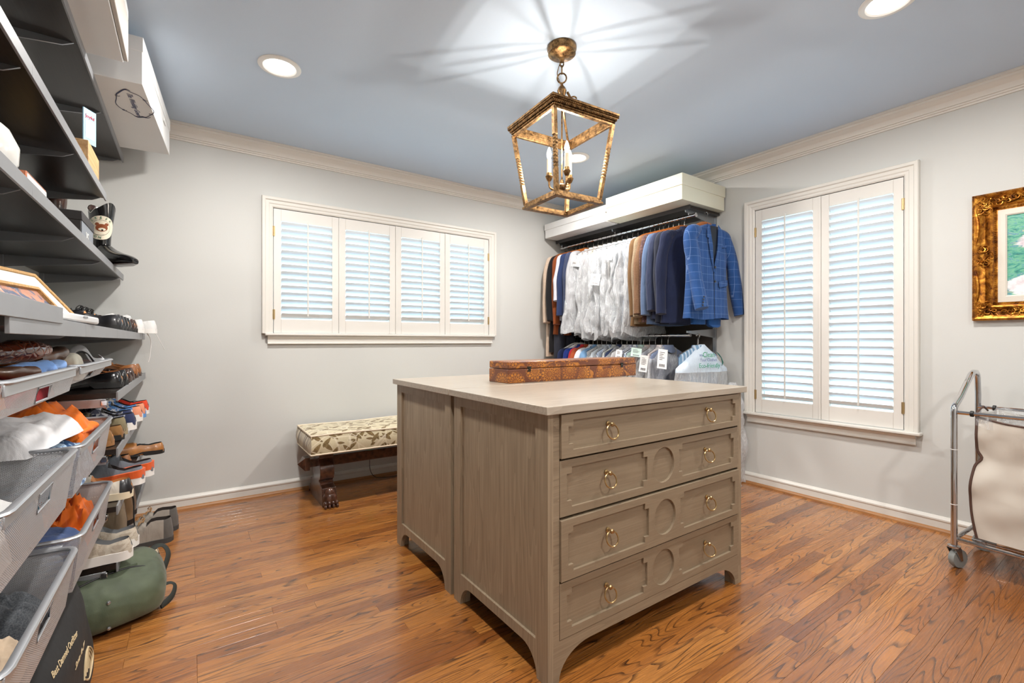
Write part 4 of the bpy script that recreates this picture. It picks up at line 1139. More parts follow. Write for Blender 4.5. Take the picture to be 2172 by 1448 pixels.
# the blue checked jacket, turned toward the viewer
M_blue = cloth('blue_windowpane', (38, 76, 132), (112, 138, 184), 'check', .050, wr=.3)
M_bluep = cloth('blue_trouser', (34, 84, 146), wr=.2)
bx, by, brz = 3.165, 2.0, R(-5)
t = thing('suit_jacket', 'bright blue windowpane checked jacket hung facing the room at the rod end', 'jacket', (bx, by, 2.022), brz)
m = torso(.70, .215, .042, 1.08, 3, n=48, fold=.05, ex=3.6)
part(m, 'body', M_blue, t)
for s in (-1, 1):
    sl = part(sleeve(s, .57 if s < 0 else .60, r0=.062, r1=.050, out=-.005 if s < 0 else .10, fwd=-.075 if s < 0 else -.02, seed=s, flat=.8, half=.205), 'sleeve', M_blue, t)
    if s < 0:
        for k in range(4):
            part(MB().lathe([(0, -.004), (.0062, -.003), (.0062, .001), (0, .002)], (-.228+.004*k, -.145+.0*k, -.70+.020*k), 10, 'y'), 'cuff_button', M_button, sl)
def front(x, z, off=.0): # approximate front surface of torso
    w_ = .22; return -.046*max(.05, 1-min(1, abs(x)/w_)**3.6)**(1/3.6)-.006*min(1, (-z-.1)/.3)-off+.004
# shirt-less opening (dark lining), lapels, pocket flap, buttons
m = MB(); P4 = [(-.012, -.098), (.070, -.098), (.052, -.26), (.022, -.40), (.006, -.42)]
m.plate([(a_, b_) for a_, b_ in P4], [], lambda u, v, d: (u, front(u, v, .004)+d, v), .003); part(m, 'lining_opening', pm('dark_lining', (14, 18, 34), .5), t, smooth=False)
M_blue2 = M_blue
def lap(pts, off, name='lapel'):
    m = MB().plate(pts, [], lambda u, v, d: (u, front(u, v, off)+d - .006*math.sin(max(0, min(1, (-v-.1)/.3))*PI), v), .004)
    return part(m, name, M_blue2, t, bevel=.001)
lap([(.070, -.085), (.115, -.125), (.128, -.185), (.105, -.192), (.113, -.215), (.060, -.35), (.018, -.445), (.004, -.43), (.050, -.27)], .010)
lap([(-.030, -.085), (-.058, -.13), (-.065, -.19), (-.046, -.195), (-.052, -.218), (-.025, -.34), (.008, -.43), (-.004, -.25)], .010)
m = MB().grid(lambda u, v: (-.02+.09*u, -.01+.03*math.cos(PI*u)*0+.035*math.sin(PI*u)-.02, -.072-.03*v), 8, 3); part(m, 'collar', M_blue, t)
lap([(.068, -.505), (.175, -.488), (.178, -.525), (.165, -.535), (.075, -.552), (.068, -.54)], .012, 'pocket_flap')
lap([(.085, -.235), (.16, -.228), (.16, -.245), (.085, -.253)], .008, 'breast_pocket')
for z_ in (-.405, -.51):
    part(MB().lathe([(0, -.004), (.009, -.003), (.009, .001), (0, .002)], (.014, front(0, z_, .016), z_), 14, 'y'), 'front_button', M_button, t)
m = MB().plate([(.0155, -.44), (.0195, -.44), (.030, -.79), (.026, -.79)], [], lambda u, v, d: (u, front(u, v, .004)+d, v), .003); part(m, 'front_edge', pm('dark_lining', (14, 18, 34)), t, smooth=False)
hanger((bx, by, 2.022), brz, 'wood', 'wooden hanger carrying the blue checked jacket at the end of the rod', 'hanger of the checked jacket')
t = thing('trousers', 'plain blue trousers folded under the blue checked jacket', 'trousers', (bx+.02, by+.015, 2.022), brz)
for s in (-1, 1):
    def fn(u, v, s=s):
        a_, b_ = sup(2*PI*u, 1, 1, 3.4); e = 0
        zz = -.16-.665*v - (.03*max(0, 1-((a_*s+1)/1.2)**2)*v if 0 else .022*math.sin((a_+1)*1.4)*v*(s > 0))
        return (s*.088+.080*a_, .016*b_+.005*math.sin(v*6+u*9), zz)
    part(MB().grid(fn, 26, 12, cu=True), 'trouser_leg', M_bluep, t)

# ---------------------------------------------------------------- lower rod: shirts under film, only tops show
low = [('navy polo shirt at the left end of the lower rod', (38, 48, 84), 0), ('royal blue shirt beside the navy polo on the lower rod', (40, 62, 142), 0), ('bright red shirt peeking out on the lower rod', (196, 44, 52), 0),
       ('rust orange shirt beside the red one on the lower rod', (168, 80, 44), 0), ('white shirt with a blue patterned tie on the lower rod', (226, 230, 236), 0), ('sky blue shirt left part of the lower rod', (120, 160, 200), 1)]
low2 = [('first', (210, 212, 214), None), ('second', (206, 216, 224), None), ('third', (196, 208, 224), ('stripe', (120, 140, 180))), ('fourth', (190, 194, 190), None), ('fifth', (54, 66, 100), None),
        ('sixth', (232, 232, 232), None), ('seventh', (222, 226, 234), ('gingham', (70, 84, 130))), ('eighth', (220, 226, 232), ('stripe', (96, 128, 170))), ('ninth', (172, 200, 190), None), ('tenth', (196, 184, 178), ('tweed', (150, 130, 124))),
        ('eleventh', (150, 152, 160), None), ('twelfth', (226, 216, 214), None), ('thirteenth', (136, 150, 180), None)]
yy = 3.36
for k, (lb, c_, f_) in enumerate(low):
    garment('shirt', lb, 'shirt', cloth('low_%d' % k, c_), yy, L=.70, SL=.3, half=.20, th=.024, seed=80+k, z=1.118, hang='white' if k in (0, 1) else 'wire', hlabel=HL2 if k > 1 else 'white plastic hanger on the left end of the lower rod', hgroup=HG2 if k > 1 else 'white plastic hangers on the lower rod', rz=R(4*((k % 3)-1)))
    if k == 4:
        m = MB().grid(lambda u, v: (-.05-.16*v+.03*(u-.5), -.04-.012*v, -.11-.16*v-.05*(u-.5)), 4, 8); n = len(m.v); m.add([(a_, b_+.003, c2) for a_, b_, c2 in m.v], m.f)
        t = thing('necktie', 'blue and white patterned necktie over the white shirt on the lower rod', 'necktie', (RX, yy, 1.118)); part(m, 'tie_blade', cloth('tie_pattern', (60, 120, 190), (230, 236, 240), 'blotch', .02), t)
    yy -= .056
for k, (od, c_, pt) in enumerate(low2):
    cm_ = cloth('lowb_%d' % k, c_) if not pt else cloth('lowb_%d' % k, c_, pt[1], pt[0], .02 if pt[0] != 'stripe' else .016)
    cname = ['silver grey', 'pale blue', 'blue striped', 'grey', 'dark navy', 'white', 'navy gingham', 'fine striped', 'pale green', 'taupe', 'mid grey', 'blush white', 'slate blue'][k]
    garment('shirt', '%s shirt under film, %s of the covered shirts on the lower rod' % (cname, od), 'shirt', cm_, yy, L=.70, sleeves=False, half=.195, th=.020, seed=100+k, z=1.118, hang='wire', hlabel=HL2, hgroup=HG2, rz=R(3*((k % 4)-1.5)))
    film_cover('garment_cover', 'thin plastic film over the %s covered shirt on the lower rod' % od, yy-.003, R(3*((k % 4)-1.5)), .80, 140+k, z=1.118, group='films on the lower rod', wide=.23, th=.036)
    yy -= .060
ticket('long white receipt hanging beside the printed laundry cover', (2.90, 2.19, .94), R(-40), R(-14), (.07, .15))
ticket('white receipt with a barcode among the lower shirts', (2.87, 2.34, .90), R(-45), R(-8), (.06, .13))
ticket('pale green ticket on the lower rod shirts', (2.88, 2.42, .985), R(-45), R(-12), (.08, .07), (204, 228, 218))
ticket('small white ticket near the gingham shirt on the lower rod', (2.88, 2.60, .97), R(-45), R(-18), (.05, .07))
# printed cover at the end of the lower rod
px_, py_, prz = 3.15, 2.03, R(-8)
M_pr = NT('printed_cover'); _o = M_pr.coord(); _z = M_pr.sep(_o)[2]
M_pr.bump(M_pr.noise(M_pr.mapping(_o, (12, 12, 5)), 2.5, 4, .6, 1), .5, .02); M_pr.set(col=srgb(212, 226, 240), rough=.3)
def cover_fn(u, v, L0=.0, L1=.205, g=0):
    a = 2*PI*u; d = L0+(L1-L0)*v
    w_ = .025+.235*min(1, d/.18)**.95; 
    if d > .18: w_ = .26+.12*(d-.18)
    k = .02+.035*min(1, d/.15); x_, y_ = sup(a, w_, k, 2.2)
    y_ += .006*math.sin(x_*40)+.012*noise.noise(Vector((x_*8, d*7, 2)))
    return (x_, y_*(1+g), -.07-d)
t = thing('garment_cover', 'white printed laundry cover at the right end of the lower rod', 'garment cover', (px_, py_, 1.118), prz)
part(MB().grid(cover_fn, 44, 16, cu=True), 'printed_top', M_pr.mat, t, ang=60)
part(MB().grid(lambda u, v: cover_fn(u, v, .205, .80), 44, 30, cu=True), 'film', M_film, t, ang=60)
for s_, sz, zz, xx, c_, sh in (('We', .026, -.150, -.088, (74, 96, 150), 0), ('Clean', .054, -.146, -.010, (30, 150, 96), 0), ('Your Clothes', .032, -.184, -.012, (110, 120, 170), 0), ('Eco-friendly', .046, -.226, .0, (40, 156, 120), 0)):
    me = text_mesh(s_, sz); me.materials.append(pm('ink_%d' % c_[0], c_, .6))
    o = part(me, 'lettering', None, t); frame_of(o, (1, 0, 0), (0, 0, 1), (xx, -.074, zz))
m = MB().tube([(.075, -.072, -.125), (.098, -.074, -.145), (.124, -.074, -.170), (.140, -.074, -.205), (.130, -.074, -.23)], [.0015, .004, .003, .0055, .0015], 6, sq=(1, 1))
part(m, 'leaf_print', pm('ink_dark_green', (20, 96, 84), .6), t)
for k, (dx, c_) in enumerate([(-.02, (116, 150, 180)), (.0, (70, 100, 136)), (.03, (60, 70, 84))]):
    tt = garment('shirt', ['light blue shirt inside the printed laundry cover', 'denim blue shirt inside the printed laundry cover', 'dark grey shirt at the back of the printed laundry cover'][k], 'shirt', cloth('pc_%d' % k, c_, (200, 214, 228), 'stripe', .03) if k == 0 else cloth('pc_%d' % k, c_), py_+.012+.02*k, x=px_+dx, L=.68, sleeves=False, half=.20, th=.02, seed=200+k, z=1.118, hang='wire', hlabel=HL2, hgroup=HG2, rz=prz, fold=.3)
# trailing film near the floor right of the dresser
t = film_cover('garment_cover', 'long clear plastic film trailing to the floor behind the dresser by the tall shutters', 1.885, R(0), .76, 333, x=3.32, z=.84, wide=.115, th=.04, mat=M_film)

# ---------------------------------------------------------------- left wall shelving
SY = [.35, 1.00, 1.645, 2.29, 2.91, 3.60]     # standards
t0 = thing('wall_shelving', 'dark wall mounted shelf system with steel uprights on the left wall', 'shelving', (XL, 0, 0))
for y_ in [-.3] + SY[:-1] + [3.585]:
    part(MB().box(0, .018, y_-.013, y_+.013, .12, 2.40), 'upright', M_steel, t0, bevel=.001)
def shelf(y0, y1, xf, zb, th=.020, lip=.035, left_end=False):
    o = part(MB().box(.004, xf-XL-.006, y0+.001, y1-.001, zb+.012, zb+.012+th), 'shelf', M_espresso, t0, smooth=False)
    part(MB().box(xf-XL-.006, xf-XL, y0+.0008, y1-.0008, zb, zb+lip), 'shelf_lip', M_lip, o, bevel=.0008)
    return o
def brk(y_, xf, zb, par):
    part(MB().plate([(.018, zb+.012), (.018, zb-.040), (.05, zb-.035), (xf-XL-.05, zb-.004), (xf-XL-.02, zb+.012)], [], lambda u, v, d: (u, y_-.003+d, v), .006), 'bracket', M_steel, par)
rowsh = [(2.14, -.325, [(-.95, .35), (.35, 1.0), (1.0, 1.645), (1.645, 2.29), (2.29, 2.91), (2.91, 3.605)]),
         (1.738, -.325, [(-.95, .35), (.35, 1.0), (1.0, 1.645), (1.645, 2.29), (2.29, 2.91)]),
         (1.435, -.325, [(-.95, .35), (.35, 1.0), (1.0, 1.645), (1.645, 2.29), (2.29, 2.91), (2.91, 3.605)]),
         (1.082, -.225, [(1.015, 1.645), (1.645, 2.29), (2.29, 3.605)])]
for zb, xf, segs in rowsh:
    for (a, b) in segs:
        o = shelf(a, b, xf, zb)
        brk(b-.004 if b < 3.5 else b-.012, xf, zb, o)
        if a < 0 or (zb < 1.2 and a < 1.1): brk(a+.004, xf, zb, o)
for zb in (.845, .632, .415, .200):
    o = shelf(2.285, 3.605, -.222, zb); brk(3.59, -.222, zb, o)
    part(MB().box(.02, -.222-XL-.035, 2.287, 2.293, zb-.022, zb+.010), 'bracket', M_plat, o, bevel=.001)
    part(MB().box(-.222-XL-.05, -.222-XL-.03, 2.280, 2.30, zb-.014, zb+.006), 'bracket_clip', M_chrome, o, bevel=.002)
o = shelf(.35, 1.36, -.222, 1.108, lip=.034); o['label'] = 'extra shelf board lying on the long shelf'

# ---------------------------------------------------------------- mesh drawers
def mesh_mat():
    t = NT('woven_wire_mesh'); o = t.coord(); x, y, z = t.sep(o)
    u = t.math('ADD', x, y); k = 2*PI/.0065
    a = t.math('SINE', t.math('MULTIPLY', t.math('ADD', u, t.math('MULTIPLY', z, 1.6)), k)); b = t.math('SINE', t.math('MULTIPLY', t.math('SUBTRACT', u, t.math('MULTIPLY', z, 1.6)), k))
    h = t.math('GREATER_THAN', t.math('MULTIPLY', t.math('ADD', a, 1), t.math('ADD', b, 1)), 1.9)
    tr = t.new('ShaderNodeBsdfTransparent'); mx = t.new('ShaderNodeMixShader')
    t.set(col=srgb(196, 198, 202), rough=.4, metal=.45)
    t.link(h, mx.inputs[0]); t.link(t.b.outputs[0], mx.inputs[1]); t.link(tr.outputs[0], mx.inputs[2]); t.link(mx.outputs[0], t.n['Material Output'].inputs[0])
    return t.mat
M_mesh = mesh_mat()
def basket(label, y0, y1, xf, zr, zb, taper=.018, xb=-.64):
    t = thing('mesh_drawer', label, 'drawer', (0, 0, 0)); t.location = (xb, y0, zb)
    W = y1-y0; D = xf-xb; H = zr-zb; tp = taper
    # corners at rim and base (local x depth toward room, y along wall)
    def wall(p0, p1, q0, q1, hole=None):     # p: rim ends, q: base ends; u along, v down
        def fm(u, v, d=0):
            a = Vector(p0).lerp(Vector(p1), u); b = Vector(q0).lerp(Vector(q1), u); return a.lerp(b, v)
        m = MB()
        if not hole: m.add([fm(0,0), fm(1,0), fm(1,1), fm(0,1)], [(0,1,2,3)])
        else:
            u0, u1, v0, v1 = hole
            us = [0, u0, u1, 1]; vs = [0, v0, v1, 1]
            for i in range(3):
                for j in range(3):
                    if i == 1 and j == 1: continue
                    m.add([fm(us[i],vs[j]), fm(us[i+1],vs[j]), fm(us[i+1],vs[j+1]), fm(us[i],vs[j+1])], [(0,1,2,3)])
            fr = [fm(u0,v0), fm(u1,v0), fm(u1,v1), fm(u0,v1)]
            return m, fr
        return m
    R0 = [(D, 0, H), (D, W, H), (0, W, H), (0, 0, H)]
    B0 = [(D-tp, tp, 0), (D-tp, W-tp, 0), (tp*.3, W-tp, 0), (tp*.3, tp, 0)]
    v0_ = .024/H+.03; hl = (.41, .59, v0_, min(.93, v0_+.036/H))
    fm_, fr = wall(R0[0], R0[1], B0[0], B0[1], hl)
    part(fm_, 'mesh_front', M_mesh, t, smooth=False)
    part(MB().tube(fr, .0022, 6, True), 'handle_rim', M_plat, t)
    part(wall(R0[1], R0[2], B0[1], B0[2]), 'mesh_side', M_mesh, t, smooth=False)
    part(wall(R0[0], R0[3], B0[0], B0[3]), 'mesh_side', M_mesh, t, smooth=False)
    part(wall(R0[2], R0[3], B0[2], B0[3]), 'mesh_back', M_mesh, t, smooth=False)
    part(MB().add(B0, [(0,1,2,3)]), 'mesh_base', M_mesh, t, smooth=False)
    c_ = .035; rim = []
    for (cx_, cy_, a0) in ((D-c_, c_, -90), (D-c_, W-c_, 0), (c_, W-c_, 90), (c_, c_, 180)):
        for k in range(5):
            a = R(a0+90*k/4); rim.append((cx_+c_*math.cos(a), cy_+c_*math.sin(a), H))
    part(MB().tube(rim, .0062, 8, True, sq=(1.25, .8)), 'rim', M_plat, t)
    # flange below rim on front
    part(MB().box(D-.003, D+.0005, .012, W-.012, H-.022, H-.003), 'front_band', M_plat, t, bevel=.001)
    return t
XFB = -.238
N0, N1, F0, F1 = 1.035, 1.612, 1.655, 2.262
basket('shallow mesh drawer in the top row, nearest the viewer', N0, N1, XFB, 1.004, .945, .012)
basket('shallow mesh drawer in the top row, next to the shoe shelves', F0, F1, XFB, 1.004, .952, .03)
basket('deep mesh drawer in the middle row, nearest the viewer, filled with pale cloth', N0, N1, XFB, .797, .655)
basket('deep mesh drawer in the middle row beside the shoe shelves, heaped with clothes', F0, F1, XFB, .790, .655)
basket('deep mesh drawer in the bottom row, nearest the viewer, with teal and grey clothes', N0, N1, XFB, .545, .405)
basket('deep mesh drawer in the bottom row beside the shoe shelves with an orange shirt', F0, F1, XFB, .552, .405)
# runners carrying the drawers, cantilevered from the uprights
for y_ in (N0-.012, (N1+F0)/2, F1+.012):
    for z_ in (1.0, .79, .548):
        part(MB().box(.018, XFB-XL-.03, y_-.008, y_+.008, z_-.012, z_-.002), 'runner', M_plat, t0, bevel=.001)

# ---------------------------------------------------------------- folded and crumpled clothes
def heap(name, label, cat, mat, x0, x1, y0, y1, z0, h, seed, rough=.5, rot=0, taper=.0, peak=(.5,.5), parent=None, n=26, layers=0):
    t = thing(name, label, cat, ((x0+x1)/2, (y0+y1)/2, z0), rot)
    a, b = (x1-x0)/2, (y1-y0)/2
    def fn(u, v):
        X_, Y_ = 2*u-1, 2*v-1
        e = max(0, (1-abs(X_)**5))*max(0, (1-abs(Y_)**5)); e = e**.35
        q = Vector((X_*1.6+seed, Y_*1.6, seed*.37))
        fo = noise.noise(q*1.1)*.35 + abs(noise.noise(q*2.3))*.45 + noise.noise(q*5)*.12
        hh = h*e*(1-rough*.55+rough*fo*1.4)
        hh *= 1-.3*((u-peak[0])**2+(v-peak[1])**2)
        wob = 1+.07*noise.noise(Vector((X_*2, Y_*2, seed+9)))
        return (X_*a*wob, Y_*b*wob, max(0, hh))
    m = MB(); m.grid(fn, n, n)
    part(m, 'cloth', mat, t, ang=70)
    if layers:
        for k in range(layers):
            z_ = h*(k+.5)/(layers+.5)*.8
            part(MB().tube([(a*.97, -b*.95+2*b*.95*i/14, z_+.004*math.sin(i+seed)) for i in range(15)], h/(layers+1)*.42, 8), 'fold', mat, t)
    return t
def roll(name, label, cat, mat, p0, p1, r, seed, flat=.7):
    c_ = (Vector(p0)+Vector(p1))/2; t = thing(name, label, cat, tuple(c_))
    pts = [Vector(p0).lerp(Vector(p1), i/12)-c_ for i in range(13)]
    rr = [r*(1+.12*math.sin(i*1.3+seed))*(1 if 0 < i < 12 else .75) for i in range(13)]
    m = MB().tube(pts, rr, 16); m.xf(lambda p: Vector((p.x + .006*noise.noise(p*30), p.y, (p.z)*flat + .006*noise.noise(p*26+Vector((seed,0,0))))))
    part(m, 'cloth', mat, t, ang=60); return t
cl = cloth
# top row, near drawer
roll('belt', 'coiled glossy brown crocodile leather belt lying across the top drawers', 'belt', leather('croc_brown', (118, 48, 26), .12, True, (160, 90, 60)), (-.42, 1.18, 1.034), (-.30, 1.64, 1.050), .024, 2, 1.0)
heap('socks', 'black rolled socks at the back of the top near drawer', 'socks', cl('black_knit', (30, 28, 34)), -.62, -.44, 1.06, 1.50, .95, .11, 3)
heap('scarf', 'orange cloth in the top near drawer at the left picture edge', 'scarf', cl('orange_cloth', (232, 128, 26)), -.36, -.27, 1.06, 1.20, .95, .095, 4)
heap('cloth', 'red cloth seen through the handle hole of the near top drawer', 'cloth', cl('red_cloth', (170, 28, 44)), -.34, -.255, 1.21, 1.48, .948, .040, 5)
roll('belt', 'flat dark brown leather belt beside the orange cloth', 'belt', leather('brown_strap', (92, 62, 44), .4), (-.34, 1.22, 1.012), (-.27, 1.38, 1.006), .013, 4, 1)
roll('shirt', 'light blue rolled shirt in the top drawer', 'shirt', cl('light_blue_cotton', (112, 152, 212)), (-.30, 1.34, 1.004), (-.275, 1.50, 1.010), .024, 6)
roll('shirt', 'second light blue rolled shirt beside the first, in the top drawer', 'shirt', cl('light_blue_cotton2', (130, 166, 220)), (-.29, 1.48, 1.006), (-.27, 1.60, 1.012), .020, 8)
# top row, far drawer
heap('wallet', 'small white card box in the top far drawer', 'box', cl('cream_card_cloth', (216, 212, 196)), -.34, -.27, 1.86, 1.98, .955, .082, 1, rough=.02)
roll('belt', 'dark brown leather strap end leaning on the white card box', 'belt', leather('brown_strap', (92, 62, 44)), (-.33, 1.70, 1.022), (-.30, 1.84, 1.040), .020, 3, 1)
heap('scarf', 'small orange cloth behind the brown strap in the top far drawer', 'scarf', cl('orange_cloth', (232, 128, 26)), -.42, -.32, 1.75, 2.0, .956, .11, 5)
roll('belt', 'curved brown belt loop right of the white card box', 'belt', leather('brown_strap', (92, 62, 44)), (-.36, 2.0, 1.03), (-.30, 2.10, 1.01), .012, 1, 1)
t = thing('cable', 'looped white and black strap at the end of the top far drawer', 'strap', (-.30, 2.12, .985))
part(MB().tube(curve_pts([(-.05, -.03, 0), (-.02, .0, .055), (.0, .03, .06), (.02, .06, .02), (.045, .09, .018), (.03, .12, .03)], 6), .007, 8, sq=(.5, 1.5)), 'strap_band', cl('grey_strap', (186, 188, 190)), t)
part(MB().tube(curve_pts([(-.04, -.03, .004), (-.015, .005, .045), (.004, .035, .046), (.024, .06, .01)], 6), .004, 6), 'strap_edge', pm('black_plastic', (20, 20, 20)), t)
# middle row far drawer
heap('sweatpants', 'blue washed jeans folded in the middle far drawer', 'jeans', cl('denim_washed', (44, 82, 128), (170, 196, 220), 'blotch', .03), -.62, -.255, 1.69, 2.05, .66, .135, 11, rough=.35)
heap('shirt', 'large white shirt lying on top of the heap in the middle far drawer', 'shirt', cl('soft_white', (226, 226, 228)), -.60, -.30, 1.60, 2.02, .785, .085, 12, rough=.45, rot=R(-6))
heap('shirt', 'bright orange shirt behind the white one in the middle far drawer', 'shirt', cl('orange_jersey', (232, 116, 30)), -.60, -.27, 1.98, 2.22, .66, .24, 13, rough=.35)
roll('shirt', 'folded orange sleeve hanging low in the corner of the middle far drawer', 'shirt', cl('orange_jersey', (232, 116, 30)), (-.30, 2.02, .775), (-.275, 2.17, .778), .020, 2)
# middle row near drawer
heap('towel', 'pale grey towel in the middle near drawer', 'towel', cl('pale_towel', (224, 224, 222)), -.62, -.27, 1.06, 1.44, .66, .115, 14, rough=.25)
heap('shirt', 'teal cloth glimpsed through the handle hole of the middle near drawer', 'shirt', cl('teal_jersey', (20, 108, 140)), -.30, -.262, 1.24, 1.42, .66, .085, 15, rough=.2)
# bottom row far drawer
heap('shirt', 'crumpled burnt orange shirt in the bottom far drawer', 'shirt', cl('burnt_orange', (206, 98, 20)), -.46, -.27, 1.98, 2.20, .41, .165, 16, rough=.9, n=34)
heap('shorts', 'slate blue folded shorts in the bottom far drawer', 'shorts', cl('slate_blue', (74, 94, 138)), -.60, -.262, 1.70, 1.97, .41, .125, 17, rough=.25)
# bottom row near drawer
heap('jeans', 'teal blue crumpled trousers in the bottom near drawer', 'trousers', cl('teal_denim', (24, 82, 124)), -.60, -.32, 1.20, 1.42, .41, .125, 18, rough=.7, n=34)
heap('sweater', 'charcoal sweater behind the teal trousers in the bottom drawer', 'sweater', cl('charcoal_knit', (62, 66, 72), (96, 100, 104), 'tweed', .01), -.60, -.28, 1.42, 1.56, .41, .118, 19, rough=.6)
heap('sweater', 'grey sweater in the front of the bottom near drawer', 'sweater', cl('grey_knit', (78, 82, 84), (48, 52, 56), 'tweed', .01), -.50, -.262, 1.06, 1.30, .41, .095, 20, rough=.5)
heap('cloth', 'beige cloth in the front of the bottom near drawer', 'cloth', cl('beige_cloth', (206, 184, 158)), -.34, -.262, 1.17, 1.30, .43, .085, 21, rough=.3)

# ---------------------------------------------------------------- shoes
def shoe(label, loc, rz, kind='derby', up=None, solec=None, lining=None, lace=None, name='shoe', L=.295, accent=None, group=None, tilt=0, heelc=None, mid=None):
    """local +x is the toe, heel at x=0, sole bottom at z=0"""
    cat = 'boot' if kind in ('boot', 'hiker') else 'shoe'
    t = thing(name, label, cat, loc, rz, group, (0, tilt, rz))
    Wd = {'derby': .050, 'loafer': .051, 'sneaker': .055, 'runner': .056, 'boot': .053, 'hiker': .058}[kind]
    st = {'derby': .012, 'loafer': .012, 'sneaker': .026, 'runner': .034, 'boot': .016, 'hiker': .026}[kind]
    colr = {'derby': .070, 'loafer': .062, 'sneaker': .078, 'runner': .078, 'boot': .150, 'hiker': .130}[kind]
    hw = [(0, .10), (.006, .28), (.018, .42), (.04, .54), (.07, .62), (.12, .68), (.25, .66), (.42, .74), (.6, .92), (.72, 1.0), (.84, .96), (.93, .74), (.98, .42), (1.0, .18)]
    def ip(tab, s):
        for i in range(len(tab)-1):
            if s <= tab[i+1][0]:
                f = (s-tab[i][0])/(tab[i+1][0]-tab[i][0]); f = f*f*(3-2*f)*.5+f*.5; return tab[i][1]*(1-f)+tab[i+1][1]*f
        return tab[-1][1]
    topc = {'derby': .088, 'loafer': .075, 'sneaker': .100, 'runner': .105, 'boot': .150, 'hiker': .135}[kind]
    oe = .40 if kind not in ('boot', 'hiker') else .36
    col = [(0, colr), (.1, colr*.97), (.25, colr*.86 if kind not in ('boot', 'hiker') else colr), (oe, topc*.97)]
    dome = [(oe-.02, topc), (.5, topc*.93 if kind not in ('boot', 'hiker') else .105), (.6, .076), (.72, .064), (.85, .056), (.94, .046), (.985, .030), (1, .014)]
    if kind in ('runner', 'sneaker'): dome = [(a_, b_+.010) for a_, b_ in dome]
    m = MB(); ss = [0, .006, .018, .035, .06, .09, .12, .15, .22, .29, .35, .4, .45, .52, .6, .68, .76, .84, .90, .95, .98, 1.0]
    NP = 17; rings = []
    for s in ss:
        h = ip(col, s) if s < oe else ip(dome, s); w_ = Wd*ip(hw, s)
        k = min(1, max(0, (s-(oe-.10))/.13)); k = k*k*(3-2*k)
        ring = []
        for j in range(NP):
            q = 2*j/(NP-1)-1           # -1..1
            a_ = PI*(1-(q+1)/2)
            cx_ = math.cos(a_); sz = math.sin(a_)
            # dome shape
            dx, dz = w_*math.copysign(abs(cx_)**.75, cx_), st*.6 + (h-st*.6)*sz**.62
            # open shape: outer wall up, over collar, down inside
            aq = abs(q); sg = -1 if q < 0 else 1
            tabx = [(0, 0), (.25, .45), (.5, .58), (.58, .58), (.66, .66), (.74, .80), (.87, 1.0), (1, .96)]
            lo = .022+st*.5
            tabz = [(0, lo), (.25, lo), (.5, lo+.3*(h-lo)), (.58, h-.006), (.66, h), (.74, h-.012), (.87, h*.45), (1, st*.6)]
            if kind in ('boot', 'hiker'): tabx = [(0, 0), (.25, .5), (.5, .66), (.58, .72), (.66, .80), (.74, .88), (.87, .98), (1, .96)]
            ox, oz = ip(tabx, aq)*w_*sg, ip(tabz, aq)
            x_ = L*s
            if s <= .04: 
                pass
            ring.append((x_ + (0 if s > .1 else -.007*math.sin(PI*min(1, max(0, oz/h))) + .010*(oz/h)*(1-s/.1)) , (ox*(1-k)+dx*k), (oz*(1-k)+dz*k)))
        rings.append(ring)
    vs = [p for r_ in rings for p in r_]; fs = []; 
    for i in range(len(ss)-1):
        for j in range(NP-1):
            f = (i*NP+j, i*NP+j+1, (i+1)*NP+j+1, (i+1)*NP+j)
            q = abs(2*(j+.5)/(NP-1)-1); s = (ss[i]+ss[i+1])/2
            mi = 1 if (q < .60 and s < oe-.02) else (2 if accent and ((s < .13) or (kind == 'runner' and .45 < s < .62 and q > .6)) and q > .6 else 0)
            m.add([], [], 0); m.f.append(f); m.m.append(mi)
    m.v = vs
    m.f.append(tuple(range(NP))); m.m.append(2 if accent else 0)
    m.f.append(tuple(reversed(range((len(ss)-1)*NP, len(ss)*NP)))); m.m.append(0)
    part(m.mesh('upper', [up, lining or M_dark, accent or up], ang=50), 'upper', None, t)
    # sole
    outl = []
    for s in [0, .006, .018, .04, .07, .12] + [.12+.88*i/18 for i in range(1, 41)]: outl.append((L*s + (.004 if s == 1 else (-.004 if s == 0 else 0)), Wd*ip(hw, s)*1.04+.002))
    sm = MB(); pts = outl + [(a_, -b_) for a_, b_ in reversed(outl)]
    def sole_z(x, top): 
        s = x/L
        if kind in ('derby', 'loafer', 'boot'): b = .0 if s < .27 else (.016 if s < .30 else max(0, .016*(1-(s-.30)/.22))); 
        else: b = .012*max(0, (s-.75)/.25)**2
        hh = st if not (kind in ('derby', 'loafer', 'boot')) else .016+.006
        return b if not top else max(b+st*.7, (.022 if s < .35 and kind in ('derby', 'loafer', 'boot') else st)) 
    lo = [(a_, b_, sole_z(a_, False)) for a_, b_ in pts]; hi = [(a_, b_, sole_z(a_, True)) for a_, b_ in pts]
    N_ = len(pts); sm.v = lo + hi
    sm.f = [(i, (i+1) % N_, (i+1) % N_+N_, i+N_) for i in range(N_)] + [tuple(range(N_-1, -1, -1)), tuple(range(N_, 2*N_))]; sm.m = [0]*len(sm.f)
    part(sm, 'sole', solec or M_dark, t, ang=40)
    if mid:
        N2 = len(pts); mm_ = MB(); mm_.v = [(a_*1.0, b_*1.05, max(sole_z(a_, True)-.004, .0)) for a_, b_ in pts] + [(a_, b_*1.03, sole_z(a_, True)+.018+.012*max(0, 1-a_/L*3)) for a_, b_ in pts]
        mm_.f = [(i, (i+1) % N2, (i+1) % N2+N2, i+N2) for i in range(N2)] + [tuple(range(N2-1, -1, -1)), tuple(range(N2, 2*N2))]; mm_.m = [0]*len(mm_.f)
        part(mm_, 'midsole', mid, t, ang=40)
